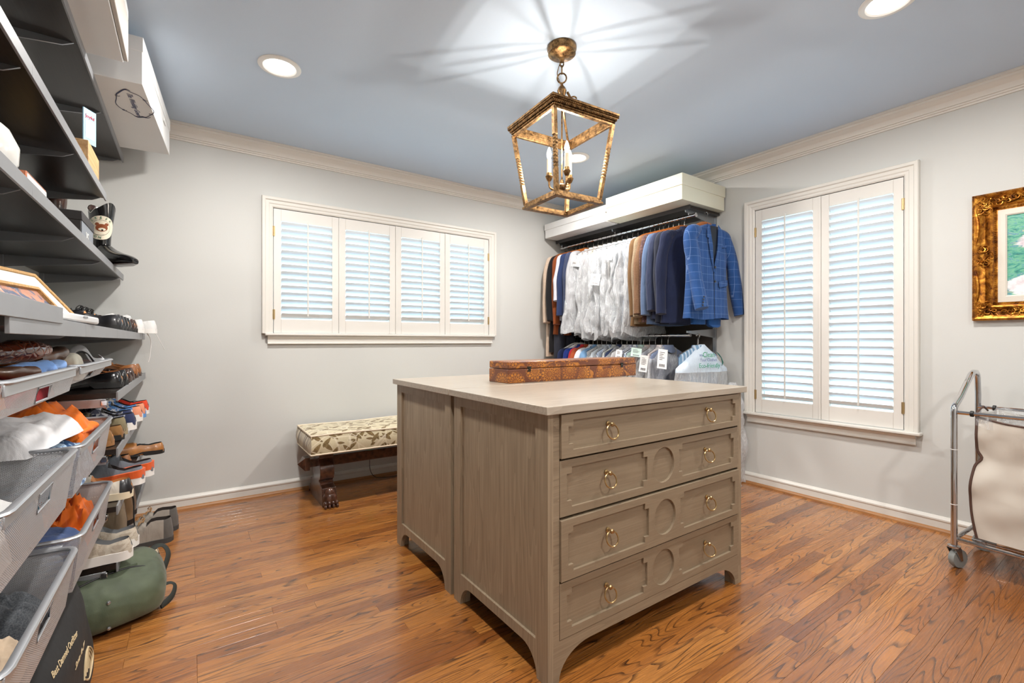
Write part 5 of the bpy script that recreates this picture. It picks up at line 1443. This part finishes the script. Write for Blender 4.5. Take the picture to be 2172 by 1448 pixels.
    if heelc:
        part(MB().add([(a_, b_*1.03, c_) for a_, b_, c_ in [(q[0]-.001, q[1], z_) for z_ in (0, .012) for q in pts if q[0] < L*.27]], []) if 0 else MB().box(-.004, L*.26, -Wd*.66, Wd*.66, 0, .008), 'heel', heelc, t, bevel=.003)
    if lace:
        lm = MB()
        for k in range(4):
            s = oe+.02+.055*k; h = ip(dome, s)+.003; w_ = Wd*.30
            lm.tube([(L*s, -w_, h-.008), (L*(s+.012), 0, h+.003), (L*(s+.02), w_, h-.009)], .0022, 5)
            lm.tube([(L*(s+.02), -w_, h-.009), (L*(s+.012), 0, h+.004), (L*s, w_, h-.008)], .0022, 5)
        s = oe+.01; h = ip(dome, s)+.005
        for sg in (-1, 1): lm.tube(curve_pts([(L*s, 0, h), (L*s+.01, sg*.02, h+.008), (L*s+.02, sg*.035, h-.008), (L*s+.006, sg*.018, h-.002), (L*s, 0, h)], 4), .0018, 5)
        o_ = part(lm, 'laces', lace, t)
    return t
Lth = leather
blk = Lth('black_calf', (18, 18, 20), .16); blk2 = Lth('black_grain', (34, 34, 38), .28); dbrn = Lth('dark_brown_calf', (58, 32, 22), .2)
croc = Lth('croc_dark', (52, 30, 24), .18, True, (96, 70, 58)); tan = Lth('tan_leather', (168, 110, 52), .35); tan2 = Lth('tan_leather_deep', (142, 86, 36), .4)
insole = pm('insole_tan', (206, 140, 82), .5); sued = cl('brown_suede', (134, 96, 54)); sued2 = cl('taupe_suede', (132, 116, 96))
rubb = pm('black_rubber', (26, 25, 25), .5); cream = pm('cream_rubber', (222, 208, 180), .55); whit = pm('white_rubber', (232, 230, 226), .45)
lacek = pm('black_lace', (18, 18, 18), .8); lacew = pm('white_lace', (232, 230, 228), .8); lacet = pm('tan_lace', (170, 130, 86), .8)
HPI = PI     # toes toward the wall
Z0, Z1, Z2, Z3, Z4 = 1.117, .880, .667, .450, .235
def S(label, xh, y, z, kind, up_, sole, lin=None, lace=None, **k):
    return shoe(label, (xh, y, z), PI+R(k.pop('turn', 0)), kind, up_, sole, lin, lace, **k)
# long shelf
S('black leather dress shoe nearest the white router on the long shelf', -.235, 2.56, Z0, 'derby', blk2, rubb, insole, lacek)
S('black leather dress shoe second from the router on the long shelf', -.235, 2.68, Z0, 'derby', blk2, rubb, M_dark, lacek)
S('black leather dress shoe third from the router on the long shelf', -.235, 2.80, Z0, 'derby', blk, rubb, insole, lacek)
S('black leather dress shoe fourth from the router on the long shelf', -.235, 2.92, Z0, 'derby', blk, rubb, M_dark)
S('dark brown dress shoe left of its pair mate on the long shelf', -.230, 3.04, Z0, 'derby', dbrn, rubb, insole)
S('dark brown dress shoe just left of the white sneakers', -.230, 3.15, Z0, 'derby', dbrn, rubb, insole)
whc = cl('white_canvas', (228, 228, 226))
S('white sneaker on the long shelf nearer the brown dress shoes', -.21, 3.28, Z0, 'sneaker', whc, whit, M_hangplast)
S('white sneaker overhanging the end of the long shelf by the back wall', -.16, 3.41, Z0, 'sneaker', whc, whit, M_hangplast)
t = thing('shoelace', 'loose white shoelaces dangling from the end of the long shelf', 'shoelaces', (-.21, 3.40, 1.13))
part(MB().tube(curve_pts([(0, 0, .01), (.04, .06, -.01), (.065, .08, -.06), (.085, .1, -.11)], 6), .0018, 6), 'lace', lacew, t)
part(MB().tube(curve_pts([(0, 0, .0), (.022, .03, -.05), (.020, .035, -.13), (.012, .03, -.18)], 6), .0022, 6), 'lace', lacew, t)
# shoe shelf one
S('polished black ankle shoe nearest the drawers on the top shoe shelf', -.232, 2.52, Z1, 'boot' if 0 else 'derby', blk, rubb, insole, L=.31)
S('polished black shoe behind the nearest one on the top shoe shelf', -.226, 2.65, Z1, 'derby', blk, rubb, insole, L=.31)
S('dark crocodile loafer left of its pair mate on the top shoe shelf', -.228, 2.83, Z1, 'loafer', croc, dbrn)
S('dark crocodile loafer right of its pair mate on the top shoe shelf', -.228, 2.96, Z1, 'loafer', croc, dbrn)
S('tan boat shoe with dark laces at the end of the top shoe shelf', -.225, 3.13, Z1, 'derby', tan2, dbrn, insole, lacek, L=.30)
S('tan boat shoe at the very end of the top shoe shelf by the back wall', -.222, 3.27, Z1, 'derby', tan2, dbrn, insole, lacek, L=.30)
# shelf two
S('tan suede moccasin nearest the drawers on the second shoe shelf', -.245, 2.37, Z2, 'loafer', sued, pm('gum_rubber', (150, 104, 62), .5), insole)
S('brown suede moccasin with a dark sole on the second shoe shelf', -.225, 2.49, Z2, 'loafer', sued, rubb, pm('brown_lining', (82, 58, 36), .8))
S('olive green canvas sneaker on the second shoe shelf', -.226, 2.62, Z2, 'sneaker', cl('olive_canvas', (124, 114, 88)), pm('stone_rubber', (150, 134, 104), .6), M_dark)
S('navy and silver running shoe with black laces on the second shoe shelf', -.205, 2.75, Z2, 'runner', cl('silver_navy_mesh', (92, 96, 116), (196, 198, 204), 'blotch', .03), whit, M_dark, lacek, accent=cl('navy_panel', (44, 52, 84)))
S('second navy and silver running shoe, partly behind the first', -.225, 2.88, Z2, 'runner', cl('silver_navy_mesh', (92, 96, 116)), whit, M_dark, lacek, accent=cl('navy_panel', (44, 52, 84)))
S('white and blue running shoe with a peach heel on the second shoe shelf', -.20, 3.02, Z2, 'runner', cl('blue_white_mesh', (88, 136, 196), (232, 230, 228), 'blotch', .05), whit, M_dark, lacew, accent=cl('peach_panel', (216, 142, 110)))
S('second white and blue running shoe, closer to the back wall', -.195, 3.15, Z2, 'runner', cl('blue_white_mesh', (88, 136, 196)), pm('blue_rubber', (92, 146, 206), .5), M_dark, lacew, accent=cl('peach_panel', (216, 142, 110)))
S('red orange running shoe at the end of the second shoe shelf', -.19, 3.30, Z2, 'runner', cl('red_mesh', (196, 54, 34)), whit, M_dark, accent=cl('red_panel', (214, 72, 40)))
S('grey canvas slip-on shoe behind the red one on the second shoe shelf', -.24, 3.44, Z2, 'loafer', cl('grey_canvas', (128, 138, 136)), dbrn, M_dark)
# shelf three
S('black and white sneaker with an orange insole on the third shoe shelf', -.190, 2.40, Z3, 'sneaker', cl('offwhite_leather', (222, 214, 200)), cream, insole, lacek, accent=blk2, L=.30)
S('grey running shoe with an orange and white sole, nearer one of the pair', -.165, 2.60, Z3, 'runner', cl('grey_mesh', (106, 112, 120)), whit, M_dark, lacek, mid=cl('orange_panel', (214, 92, 40)))
S('grey running shoe with an orange and white sole, farther one of the pair', -.140, 2.73, Z3, 'runner', cl('grey_mesh', (106, 112, 120)), whit, M_dark, lacek, mid=cl('orange_panel', (214, 92, 40)))
S('mid brown leather slipper farther in on the third shoe shelf', -.24, 2.98, Z3, 'loafer', tan2, dbrn, M_dark)
S('tan leather slipper lying across the end of the third shoe shelf by the wall', -.12, 3.24, Z3, 'loafer', tan, rubb, M_dark, turn=6)
# shelf four
S('beige and grey sneaker nearest the drawers on the lowest shoe shelf', -.185, 2.33, Z4, 'runner', cl('beige_mesh', (190, 180, 164), (168, 156, 140), 'blotch', .05), whit, pm('grey_lining', (120, 122, 124), .8), lacew, L=.30)
S('second beige and grey sneaker on the lowest shoe shelf', -.175, 2.45, Z4, 'runner', cl('beige_mesh', (190, 180, 164)), whit, pm('grey_lining', (120, 122, 124)), lacew, L=.30)
S('taupe suede ankle boot with a pale sole on the lowest shoe shelf', -.225, 2.60, Z4, 'boot', sued2, cream, pm('brown_lining', (82, 58, 36)), lacek)
S('brown suede ankle boot with tan laces on the lowest shoe shelf', -.215, 2.75, Z4, 'boot', cl('mid_brown_suede', (128, 102, 74)), rubb, M_dark, lacet)
S('dark brown ankle boot behind the suede one on the lowest shoe shelf', -.215, 2.89, Z4, 'boot', cl('mid_brown_suede2', (100, 78, 60)), rubb, M_dark, lacek)
S('grey fabric clog at the back of the lowest shoe shelf', -.23, 3.05, Z4, 'loafer', cl('stone_canvas', (168, 160, 146)), cream, M_dark)
# floor
S('tan work shoe on the floor under the lowest shoe shelf', -.15, 2.66, 0, 'boot' if 0 else 'loafer', cl('wheat_nubuck', (196, 164, 120)), cream, M_dark)
S('cream soled suede shoe on the floor next to the tan work shoe', -.12, 2.80, 0, 'sneaker', cl('cream_suede', (202, 188, 162)), cream, M_dark, turn=-8)
hk = cl('hiker_mesh', (160, 152, 142))
S('grey and brown hiking boot on the floor, nearer the viewer', -.075, 3.10, 0, 'hiker', hk, pm('hiker_rubber', (60, 60, 60), .6), pm('hiker_lining', (50, 42, 38), .9), lacet, accent=cl('hiker_toe', (96, 92, 88)), L=.32)
S('grey and brown hiking boot on the floor against the back wall', -.055, 3.27, 0, 'hiker', hk, pm('hiker_rubber', (60, 60, 60)), pm('hiker_lining', (50, 42, 38)), lacet, accent=cl('hiker_toe', (96, 92, 88)), L=.32)
t = thing('shoelace', 'long black shoelace hanging from the third shoe shelf down to the floor shoes', 'shoelaces', (-.205, 2.50, .45))
part(MB().tube(curve_pts([(0, 0, .0), (.01, .02, -.05), (.012, .01, -.12), (.018, .0, -.2)], 6), .0028, 6), 'lace', lacek, t)

# ---------------------------------------------------------------- bags on the floor
M_green = NT('olive_green_nylon'); _o = M_green.coord()
M_green.set(col=M_green.ramp(M_green.noise(_o, 6, 3, .6), [(.3, srgb(52, 62, 44)), (.7, srgb(88, 100, 74))]), rough=.55, sheen=.2)
M_green.bump(M_green.math('ADD', M_green.noise(_o, 9, 2, .5, 0), M_green.math('MULTIPLY', M_green.noise(_o, 900, 1), .03)), .6, .05); M_green = M_green.mat
M_strapg = pm('green_webbing', (58, 66, 54), .8, bump=.3, bs=500)
t = thing('duffel_bag', 'olive green duffel bag lying on the floor beside the shoe shelves', 'bag', (-.31, 2.36, 0), R(14))
def duf(u, v):
    a = 2*PI*u; ph = -PI/2+PI*v
    def se(w, p): return math.copysign(abs(w)**p, w)
    cx = se(math.cos(ph), .45); x = .235*cx*se(math.cos(a), .5); y = .165*cx*se(math.sin(a), .6); z = .105+.105*se(math.sin(ph), .62)
    z *= 1-.22*max(0, -y/.165)*(z > .1) 
    nz = noise.noise(Vector((x*6, y*6, z*7)))*.022
    return (x+nz, y+nz*.8, max(0.001, z + (nz if z > .03 else 0)))
part(MB().grid(duf, 44, 24, cu=True), 'body', M_green, t, ang=70)
def surf_line(pts2, r_, name, mat, sq=(1,1), lift=.003):
    out = []
    for x, y in pts2:
        # height of top surface
        k = max(0.0, 1-(abs(x)/.235)**3.2)*max(0.0, 1-(abs(y)/.165)**3.2)
        z = .105+.105*k**.42; z *= 1-.22*max(0, -y/.165); nz = noise.noise(Vector((x*6, y*6, z*7)))*.022
        out.append((x, y, z+nz+lift))
    return part(MB().tube(out, r_, 8, sq=sq), name, mat, t)
surf_line([(-.2+.36*i/20, -.085-.02*math.sin(i*.3)) for i in range(21)], .004, 'zipper', pm('black_plastic', (20, 20, 20)))
surf_line([(-.2+.33*i/20, -.055) for i in range(21)], .010, 'flap_edge', M_green, lift=.0)
surf_line([(.10+.09*math.cos(R(a_)), -.02+.10*math.sin(R(a_))) for a_ in range(-70, 80, 12)], .0035, 'piping', M_strapg)
part(MB().tube(curve_pts([(.17, .06, .15), (.205, .09, .185), (.245, .10, .185), (.26, .075, .15), (.235, .04, .10)], 8), .011, 8, sq=(1.4, .45)), 'carry_handle', pm('dark_webbing', (40, 44, 40), .8), t)
part(MB().tube(curve_pts([(.20, -.02, .06), (.245, -.01, .06), (.262, -.02, .045), (.245, -.05, .02), (.20, -.09, .008)], 8), .010, 8, sq=(1.4, .35)), 'side_strap', pm('dark_webbing', (40, 44, 40)), t)
for x, z in ((.03, .125), (.03, .035)):
    part(MB().lathe([(0, -.006), (.006, -.004), (.007, 0), (0, .001)], (x, -.172+(.0 if z < .1 else .006), z), 12, 'y'), 'rivet', M_steel, t)
part(MB().box(.098, .128, -.062, -.038, .150, .158), 'buckle', M_steel, t, bevel=.003)
# black tote
M_tote = pm('black_canvas', (34, 36, 38), .75, var=.12, vs=12, bump=.35, bs=9)
t = thing('tote_bag', 'soft black canvas bag with pale script lettering standing under the drawers', 'bag', (-.385, 1.78, 0), 0)
def tote(u, v):
    a = 2*PI*u; z = .385*v; k = 1-.30*v**2
    x, y = sup(a, .135*k*(1+.10*math.sin(PI*v)), .36*(1-.12*v), 3.2)
    nz = noise.noise(Vector((x*7, y*4, z*6)))*.02
    x += nz - .02*v; y += noise.noise(Vector((x*5, y*5, z*8+4)))*.014
    return (x, y, z)
m = MB().grid(tote, 48, 20, cu=True); m.grid(lambda u, v: tuple(Vector(tote(u, 1))*(1-v) + Vector((-.02, 0, .37))*v), 48, 5, cu=True)
m.grid(lambda u, v: tuple(Vector(tote(u, 0))*(1-v)), 48, 3, cu=True)
part(m, 'body', M_tote, t, ang=70)
M_gold_ink = pm('pale_gold_thread', (206, 186, 148), .6)
def tote_x(y, z):
    v = min(1, max(0, z/.385)); k = 1-.30*v**2; a = .135*k*(1+.10*math.sin(PI*v)); b = .36*(1-.12*v)
    x = a*max(0.02, 1-abs(y/b)**3.2)**(1/3.2)
    return x + noise.noise(Vector((x*7, y*4, z*6)))*.02 - .02*v + .0015
for s_, sz, yy_, zz_ in (('Best Damned Outfitter', .021, -.12, .255), ('Santa Fe Snr', .026, -.02, .19)):
    me = text_mesh(s_, sz, .0004, 'CENTER', .4); me.materials.append(M_gold_ink)
    for v_ in me.vertices:
        y = yy_+v_.co.x; z = zz_+v_.co.y; v_.co = (tote_x(y, z)+v_.co.z, y, z)
    part(me, 'lettering', None, t)
m = MB()
for k in range(4):
    pts = curve_pts([(-.05+k*.016, -.01), (-.02+k*.010, .034), (.02-k*.008, .030), (.05-k*.012, -.004), (.0, -.034), (-.045, -.01)], 5)
    m.tube([(tote_x(.14+p.x*1.3, .075+p.y*1.3), .14+p.x*1.3, .075+p.y*1.3) for p in [Vector((q[0], q[1], 0)) for q in pts]], .0022, 5)
part(m, 'emblem', M_gold_ink, t)

# ---------------------------------------------------------------- things on the upper shelves
M_ink = pm('navy_ink', (30, 38, 78), .5)
b = thing('storage_box', 'white keepsake box with dark script label, on the top shelf near the back wall', 'box', (-.60, 2.555, 2.174), 0)
ang = R(-4.7); 
def sk(p): return Vector((p.x + (p.y)*.0, p.y, p.z))
W_, D_, H_ = .46, .87, .20
o = part(MB().box(.0, W_, 0, D_, 0, H_-.002), 'box_body', M_white_card, b, bevel=.002)
part(MB().box(-.003, W_+.003, -.003, D_+.003, H_-.06, H_+.002), 'lid', M_white_card, b, bevel=.002)
part(MB().box(W_+.002, W_+.006, .60, .68, .095, .110), 'tab', M_hangplast, b, bevel=.001)
b.rotation_euler = (0, 0, R(-4.5)); b.location = (-.625, 2.575, 2.174)
# label on the underside: ornamental outline and lettering
lab = MB()
def und(pts, r_=.0016): lab.tube([(x, y, -.001) for x, y in pts], r_, 5, True, sq=(1, .5))
import itertools
LCX, LCY, LS = .395, .235, 1.18
oc = []
for k in range(64):
    a_ = 2*PI*k/64
    oc.append((LCX+.050*LS*math.cos(a_)*(1+.13*math.cos(2*a_)+.10*math.sin(5*a_)), LCY+.115*LS*math.sin(a_)*(1+.06*math.sin(3*a_)+.05*math.cos(7*a_))))
und(oc, .0017)
oc2 = [(LCX+(x-LCX)*1.10+.004, LCY+(y-LCY)*1.05) for x, y in oc]
for seg in (range(8, 22), range(38, 50)): lab.tube([(oc2[k][0], oc2[k][1], -.001) for k in seg], [.0012+.0022*math.sin(PI*i/(len(seg)-1)) for i in range(len(seg))], 5, sq=(1, .5))
for (cx_, cy_) in ((LCX-.05, LCY-.07), (LCX+.052, LCY+.07), (LCX-.05, LCY+.08), (LCX+.05, LCY-.08)):
    lab.tube([(cx_+.010*(1-q/14)*math.cos(q*.6), cy_+.010*(1-q/14)*math.sin(q*.6), -.001) for q in range(12)], .0011, 5, sq=(1, .5))
part(lab, 'label_scrollwork', M_ink, b)
me = text_mesh('The Wedding Gown', .029, .0004, 'CENTER', .45); me.materials.append(pm('grey_blue_ink', (96, 102, 132), .5)); o = part(me, 'lettering', None, b)
frame_of(o, (0, 1, 0), (1, 0, 0), (LCX, LCY, -.0012))
b = thing('storage_box', 'large white box at the top left corner, on the top shelf nearest the viewer', 'box', (-.60, 1.55, 2.174))
part(MB().box(0, .385, 0, .83, 0, .17), 'box_body', M_white_card, b, bevel=.002)
part(MB().box(.386, .400, .0, .83, .006, .17), 'end_flap', pm('white_card_edge', (196, 190, 182), .7), b, bevel=.003)
part(MB().box(-.003, .40, -.003, .833, .172, .21), 'lid', M_white_card, b, bevel=.003)
# shelf two: wooden box with a card, cables, mug
t = thing('wooden_crate', 'small wooden box printed with dark marks at the end of the second shelf', 'box', (-.400, 2.47, 1.771))
M_crate = wood('crate_pine', (206, 170, 122), (160, 118, 72), 1, .6, 60)
part(MB().box(0, .07, 0, .26, 0, .10), 'crate_body', M_crate, t, bevel=.002)
t = thing('greeting_card', 'light blue card with red script standing on the second shelf', 'card', (-.352, 2.50, 1.873), R(-30))
part(MB().box(0, .004, 0, .062, 0, .137), 'card', pm('card_blue', (150, 196, 226), .5), t, smooth=False)
me = text_mesh('Joyful', .020, .0003); me.materials.append(pm('red_ink', (214, 60, 70), .5)); o = part(me, 'lettering', None, t); frame_of(o, (0, 1, 0), (0, 0, 1), (.0052, .031, .108))
part(MB().box(.0041, .0048, .008, .054, .02, .09), 'card_picture', pm('card_pic', (206, 222, 216), .5), t, smooth=False)
t = thing('storage_box', 'small white box with a dark band beside the blue card on the second shelf', 'box', (-.48, 2.42, 1.771))
part(MB().box(0, .10, 0, .12, 0, .10), 'box_body', M_white_card, t, bevel=.002)
part(MB().box(-.002, .102, -.002, .122, .07, .105), 'lid', M_black_card, t, bevel=.002)
t = thing('cable_coil', 'coil of dark cable behind the blue card on the second shelf', 'cable', (-.40, 2.62, 1.86))
part(MB().tube([(.01*math.sin(3*q), .05*math.cos(q), .055*math.sin(q)) for q in [i*.26 for i in range(25)]], .0035, 6), 'cable', pm('black_plastic', (20, 20, 20)), t)
part(MB().box(-.02, .0, -.02, .06, -.035, .03), 'adapter', M_hangplast, t, bevel=.004)
t = thing('white_vase', 'rounded white ceramic pot at the left edge on the third shelf', 'pot', (-.40, 1.60, 1.468))
part(MB().lathe([(0, 0), (.04, .0), (.06, .03), (.062, .07), (.045, .11), (.035, .12), (.030, .12), (.035, .10), (0, .02)], n=24), 'pot_body', pm('white_ceramic', (226, 226, 222), .2), t)
t = thing('copper_box', 'thin copper coloured book beside the white pot', 'book', (-.42, 1.72, 1.468))
part(MB().box(0, .07, 0, .20, 0, .05), 'cover', pm('copper_cover', (176, 108, 78), .4, .4), t, bevel=.002)
part(MB().box(.002, .071, .002, .198, .006, .044), 'pages', M_white_card, t, smooth=False)
# third shelf: black shoe box, boots
t = thing('shoe_box', 'black shoe box with a pale logo on the third shelf beside the cowboy boots', 'box', (-.56, 2.55, 1.468))
part(MB().box(.004, .196, .004, .286, 0, .118), 'box_body', M_black_card, t, bevel=.002)
part(MB().box(.1965, .1975, .012, .280, .004, .10), 'end_label', pm('grey_label', (128, 134, 142), .5), t, smooth=False)
part(MB().box(0, .20, 0, .29, .098, .135), 'lid', M_black_card, t, bevel=.002)
me = text_mesh('VS', .06, .0005); me.materials.append(M_hangplast); o = part(me, 'lettering', None, t); frame_of(o, (0, 1, 0), (0, 0, 1), (.199, .13, .045))
def cowboy(label, loc, rz, emblem=False, mat=None, lean=0):
    t = thing('cowboy_boot', label, 'boot', loc, rz, None, (0, lean, rz))
    # toe toward +x
    def sh(u, v):
        a = 2*PI*u; z = .05+.27*v
        rx = .052-.012*math.sin(PI*min(1, v*1.3))*.6+.012*v; ry = .040+.012*v - .006*math.sin(PI*v)
        dip = .030*v**6*(abs(math.sin(a))**2*1 - 0)*-1 + .016*v**6*abs(math.cos(a))**3
        return (.035+rx*math.cos(a)-.012*(1-v), ry*math.sin(a), z+dip)
    m = MB().grid(sh, 28, 20, cu=True)
    m.grid(lambda u, v: tuple((Vector(sh(u, 1))-Vector((.035, 0, .25)))*(1-.04-.16*v)+Vector((.035, 0, .25))-Vector((0, 0, .05*v))), 28, 5, cu=True, mi=1)
    part(m.mesh('shaft', [mat or blk, dbrn], ang=60), 'shaft', None, t)
    def ft(u, v):
        a = 2*PI*u; s = v; x = -.022+.285*s
        hw_ = [.030, .036, .035, .036, .042, .048, .048, .043, .032, .016]; i = min(int(s*9), 8); f = s*9-i; w_ = hw_[i]*(1-f)+hw_[i+1]*f
        top = [.07, .10, .125, .118, .095, .080, .068, .060, .050, .034]; tp = top[i]*(1-f)+top[i+1]*f
        bot = .034*(1-s/.42)**.8 if s < .42 else .006*((s-.42)/.58)**1.5
        bot = max(bot, .006)
        c_, si = math.cos(a), math.sin(a)
        return (x, w_*math.copysign(abs(c_)**.8, c_), (bot+tp)/2+(tp-bot)/2*math.copysign(abs(si)**.8, si))
    fm = MB().grid(ft, 22, 22, cu=True); fm.f += [tuple(i*22 for i in range(22)), tuple(i*22+21 for i in range(22))]; fm.m += [0, 0]
    part(fm, 'foot', mat or blk, t, ang=60)
    part(MB().hexa([(-.02, -.026, 0), (.045, -.026, 0), (.045, .026, 0), (-.02, .026, 0)], [(-.026, -.032, .036), (.055, -.032, .034), (.055, .032, .034), (-.026, .032, .036)]), 'heel', rubb, t, bevel=.002)
    part(MB().tube([(.055, 0, .010), (.12, 0, .004), (.20, 0, .005), (.262, 0, .010)], [.030, .044, .042, .016], 12, sq=(1, .12)), 'sole', dbrn, t)
    for s in (-1, 1):
        part(MB().tube([(.0, s*.049, .30), (.030, s*.051, .275), (.060, s*.049, .30)], .0016, 5), 'stitching', lacew, t)
    return t
cowboy('dark brown cowboy boot behind the black shoe box', (-.50, 2.97, 1.468), R(165), mat=dbrn)
cb = cowboy('black cowboy boot with a round raccoon emblem, toe over the shelf edge', (-.408, 3.30, 1.468), R(-48))
# emblem disc curved on the shaft facing the viewer
def em(rad, off, n=36, half=1):
    m = MB(); vs = [None]
    def P3(du, dz):
        a = -PI/2 + .80 + du/.046; v = (dz+.20-.05)/.27
        rx = .052-.012*math.sin(PI*min(1, max(0, v)*1.3))*.6+.012*v+off; ry = .040+.012*v-.006*math.sin(PI*max(0, v))+off
        return (.035+rx*math.cos(a)-.012*(1-v), ry*math.sin(a), .20+dz)
    return P3
P3 = em(.05, .0012)
def disc(r_, off, name, mat, cu_=0, cz=0, sc=(1, 1)):
    P_ = em(r_, off); m = MB(); vs = [P_(cu_, cz)]; n = 32
    for q in (.35, .7, 1.0):
        vs += [P_(cu_+r_*q*sc[0]*math.cos(2*PI*k/n), cz+r_*q*sc[1]*math.sin(2*PI*k/n)) for k in range(n)]
    fs = [(0, 1+k, 1+(k+1) % n) for k in range(n)] + [(1+q*n+k, 1+q*n+(k+1) % n, 1+(q+1)*n+(k+1) % n, 1+(q+1)*n+k) for q in range(2) for k in range(n)]
    return part(m.add(vs, fs), name, mat, cb, ang=60)
disc(.062, .0015, 'emblem', pm('emblem_cream', (232, 222, 200), .5))
disc(.040, .0022, 'emblem_ring', pm('emblem_line', (60, 60, 58), .5)); disc(.0385, .0028, 'emblem_centre', pm('emblem_cream', (232, 222, 200)))
rb = pm('emblem_brown', (140, 72, 36), .5)
disc(.024, .0034, 'raccoon_head', rb, .004, .0, (1, .8)); disc(.008, .0034, 'raccoon_ear', rb, -.014, .018); disc(.008, .0034, 'raccoon_ear', rb, .022, .018)
disc(.012, .0040, 'raccoon_mask', pm('emblem_cream', (232, 222, 200)), .006, -.008, (1.2, .6)); disc(.004, .0046, 'raccoon_nose', M_dark, .007, -.012)
for s_, R_, a0, flip in (('CREEK', .051, 90, 1), ('COON', .051, 235, 1)):
    for k, ch in enumerate(s_):
        a_ = R(a0 + (len(s_)-1)/2*22 - k*22) if a0 == 90 else R(a0 - (len(s_)-1)/2*22 + k*22)
        me = text_mesh(ch, .017, .0003); me.materials.append(pm('emblem_green', (40, 112, 84), .5))
        cu_, cz = R_*math.cos(a_), R_*math.sin(a_)
        P_ = em(0, .0026); p = Vector(P_(cu_, cz)); tx = (Vector(P_(cu_+.002, cz))-p).normalized(); up_ = Vector((0, 0, 1))
        ca, sa = (math.cos(a_-PI/2), math.sin(a_-PI/2)) if a0 == 90 else (math.cos(a_+PI/2), math.sin(a_+PI/2))
        o = part(me, 'lettering', None, cb); xd = tx*ca+up_*sa; yd = up_*ca-tx*sa; frame_of(o, xd, yd, p)
t = thing('gold_cup', 'small gold coloured box behind the black shoe box', 'box', (-.55, 2.42, 1.468)); part(MB().box(0, .06, 0, .09, 0, .15), 'body', pm('gold_card', (200, 160, 90), .35, .5), t, bevel=.003); part(MB().box(-.002, .062, -.002, .092, .13, .155), 'lid', pm('gold_card', (200, 160, 90)), t, bevel=.003)
# long shelf: router, photo frame
t = thing('router', 'flat white router lying on the long shelf in front of the picture frame', 'router', (-.40, 1.42, 1.119), R(-3))
ov = [(0, 0), (.145, 0), (.165, .025), (.168, .60), (0, .60)]
part(MB().plate([(0, 0), (.14, 0), (.165, .03), (.165, .37), (.15, .40), (0, .40)], [], lambda u, v, d: (u, v, d), .020), 'case', pm('white_gloss_plastic', (232, 234, 236), .2), t, bevel=.005)
part(MB().box(.1655, .1665, .20, .24, .012, .017), 'indicator', M_lip, t)
t = thing('photo_frame', 'cream and gold picture frame leaning on the long shelf', 'picture frame', (-.285, 1.97, 1.118), 0, None, (0, R(-38), R(-13)))
M_fg = pm('beaded_gold', (186, 146, 92), .4, .5, bump=.5, bs=260)
# local: y along (width), z up, x toward room; frame spans y -.30..0
w_, h_ = .40, .19
m = MB().plate([(-w_, 0), (0, 0), (0, h_), (-w_, h_)], [[(-w_+.012, .012), (-w_+.012, h_-.012), (-.012, h_-.012), (-.012, .012)]], lambda u, v, d: (d, u, v), .016); part(m, 'gold_edge', M_fg, t, bevel=.003)
m = MB().plate([(-w_+.012, .012), (-.012, .012), (-.012, h_-.012), (-w_+.012, h_-.012)], [[(-w_+.06, .06), (-w_+.06, h_-.06), (-.06, h_-.06), (-.06, .06)]], lambda u, v, d: (d, u, v), .011); part(m, 'cream_mount', M_trim, t)
m = MB().plate([(-w_+.056, .056), (-.056, .056), (-.056, h_-.056), (-w_+.056, h_-.056)], [[(-w_+.066, .066), (-w_+.066, h_-.066), (-.066, h_-.066), (-.066, .066)]], lambda u, v, d: (d, u, v), .013); part(m, 'inner_gold_edge', M_fg, t)
part(MB().box(.002, .005, -w_+.06, -.06, .06, h_-.06), 'photograph', cloth('photo_print', (196, 140, 116), (90, 104, 130), 'blotch', .05, rough=.3), t, smooth=False)
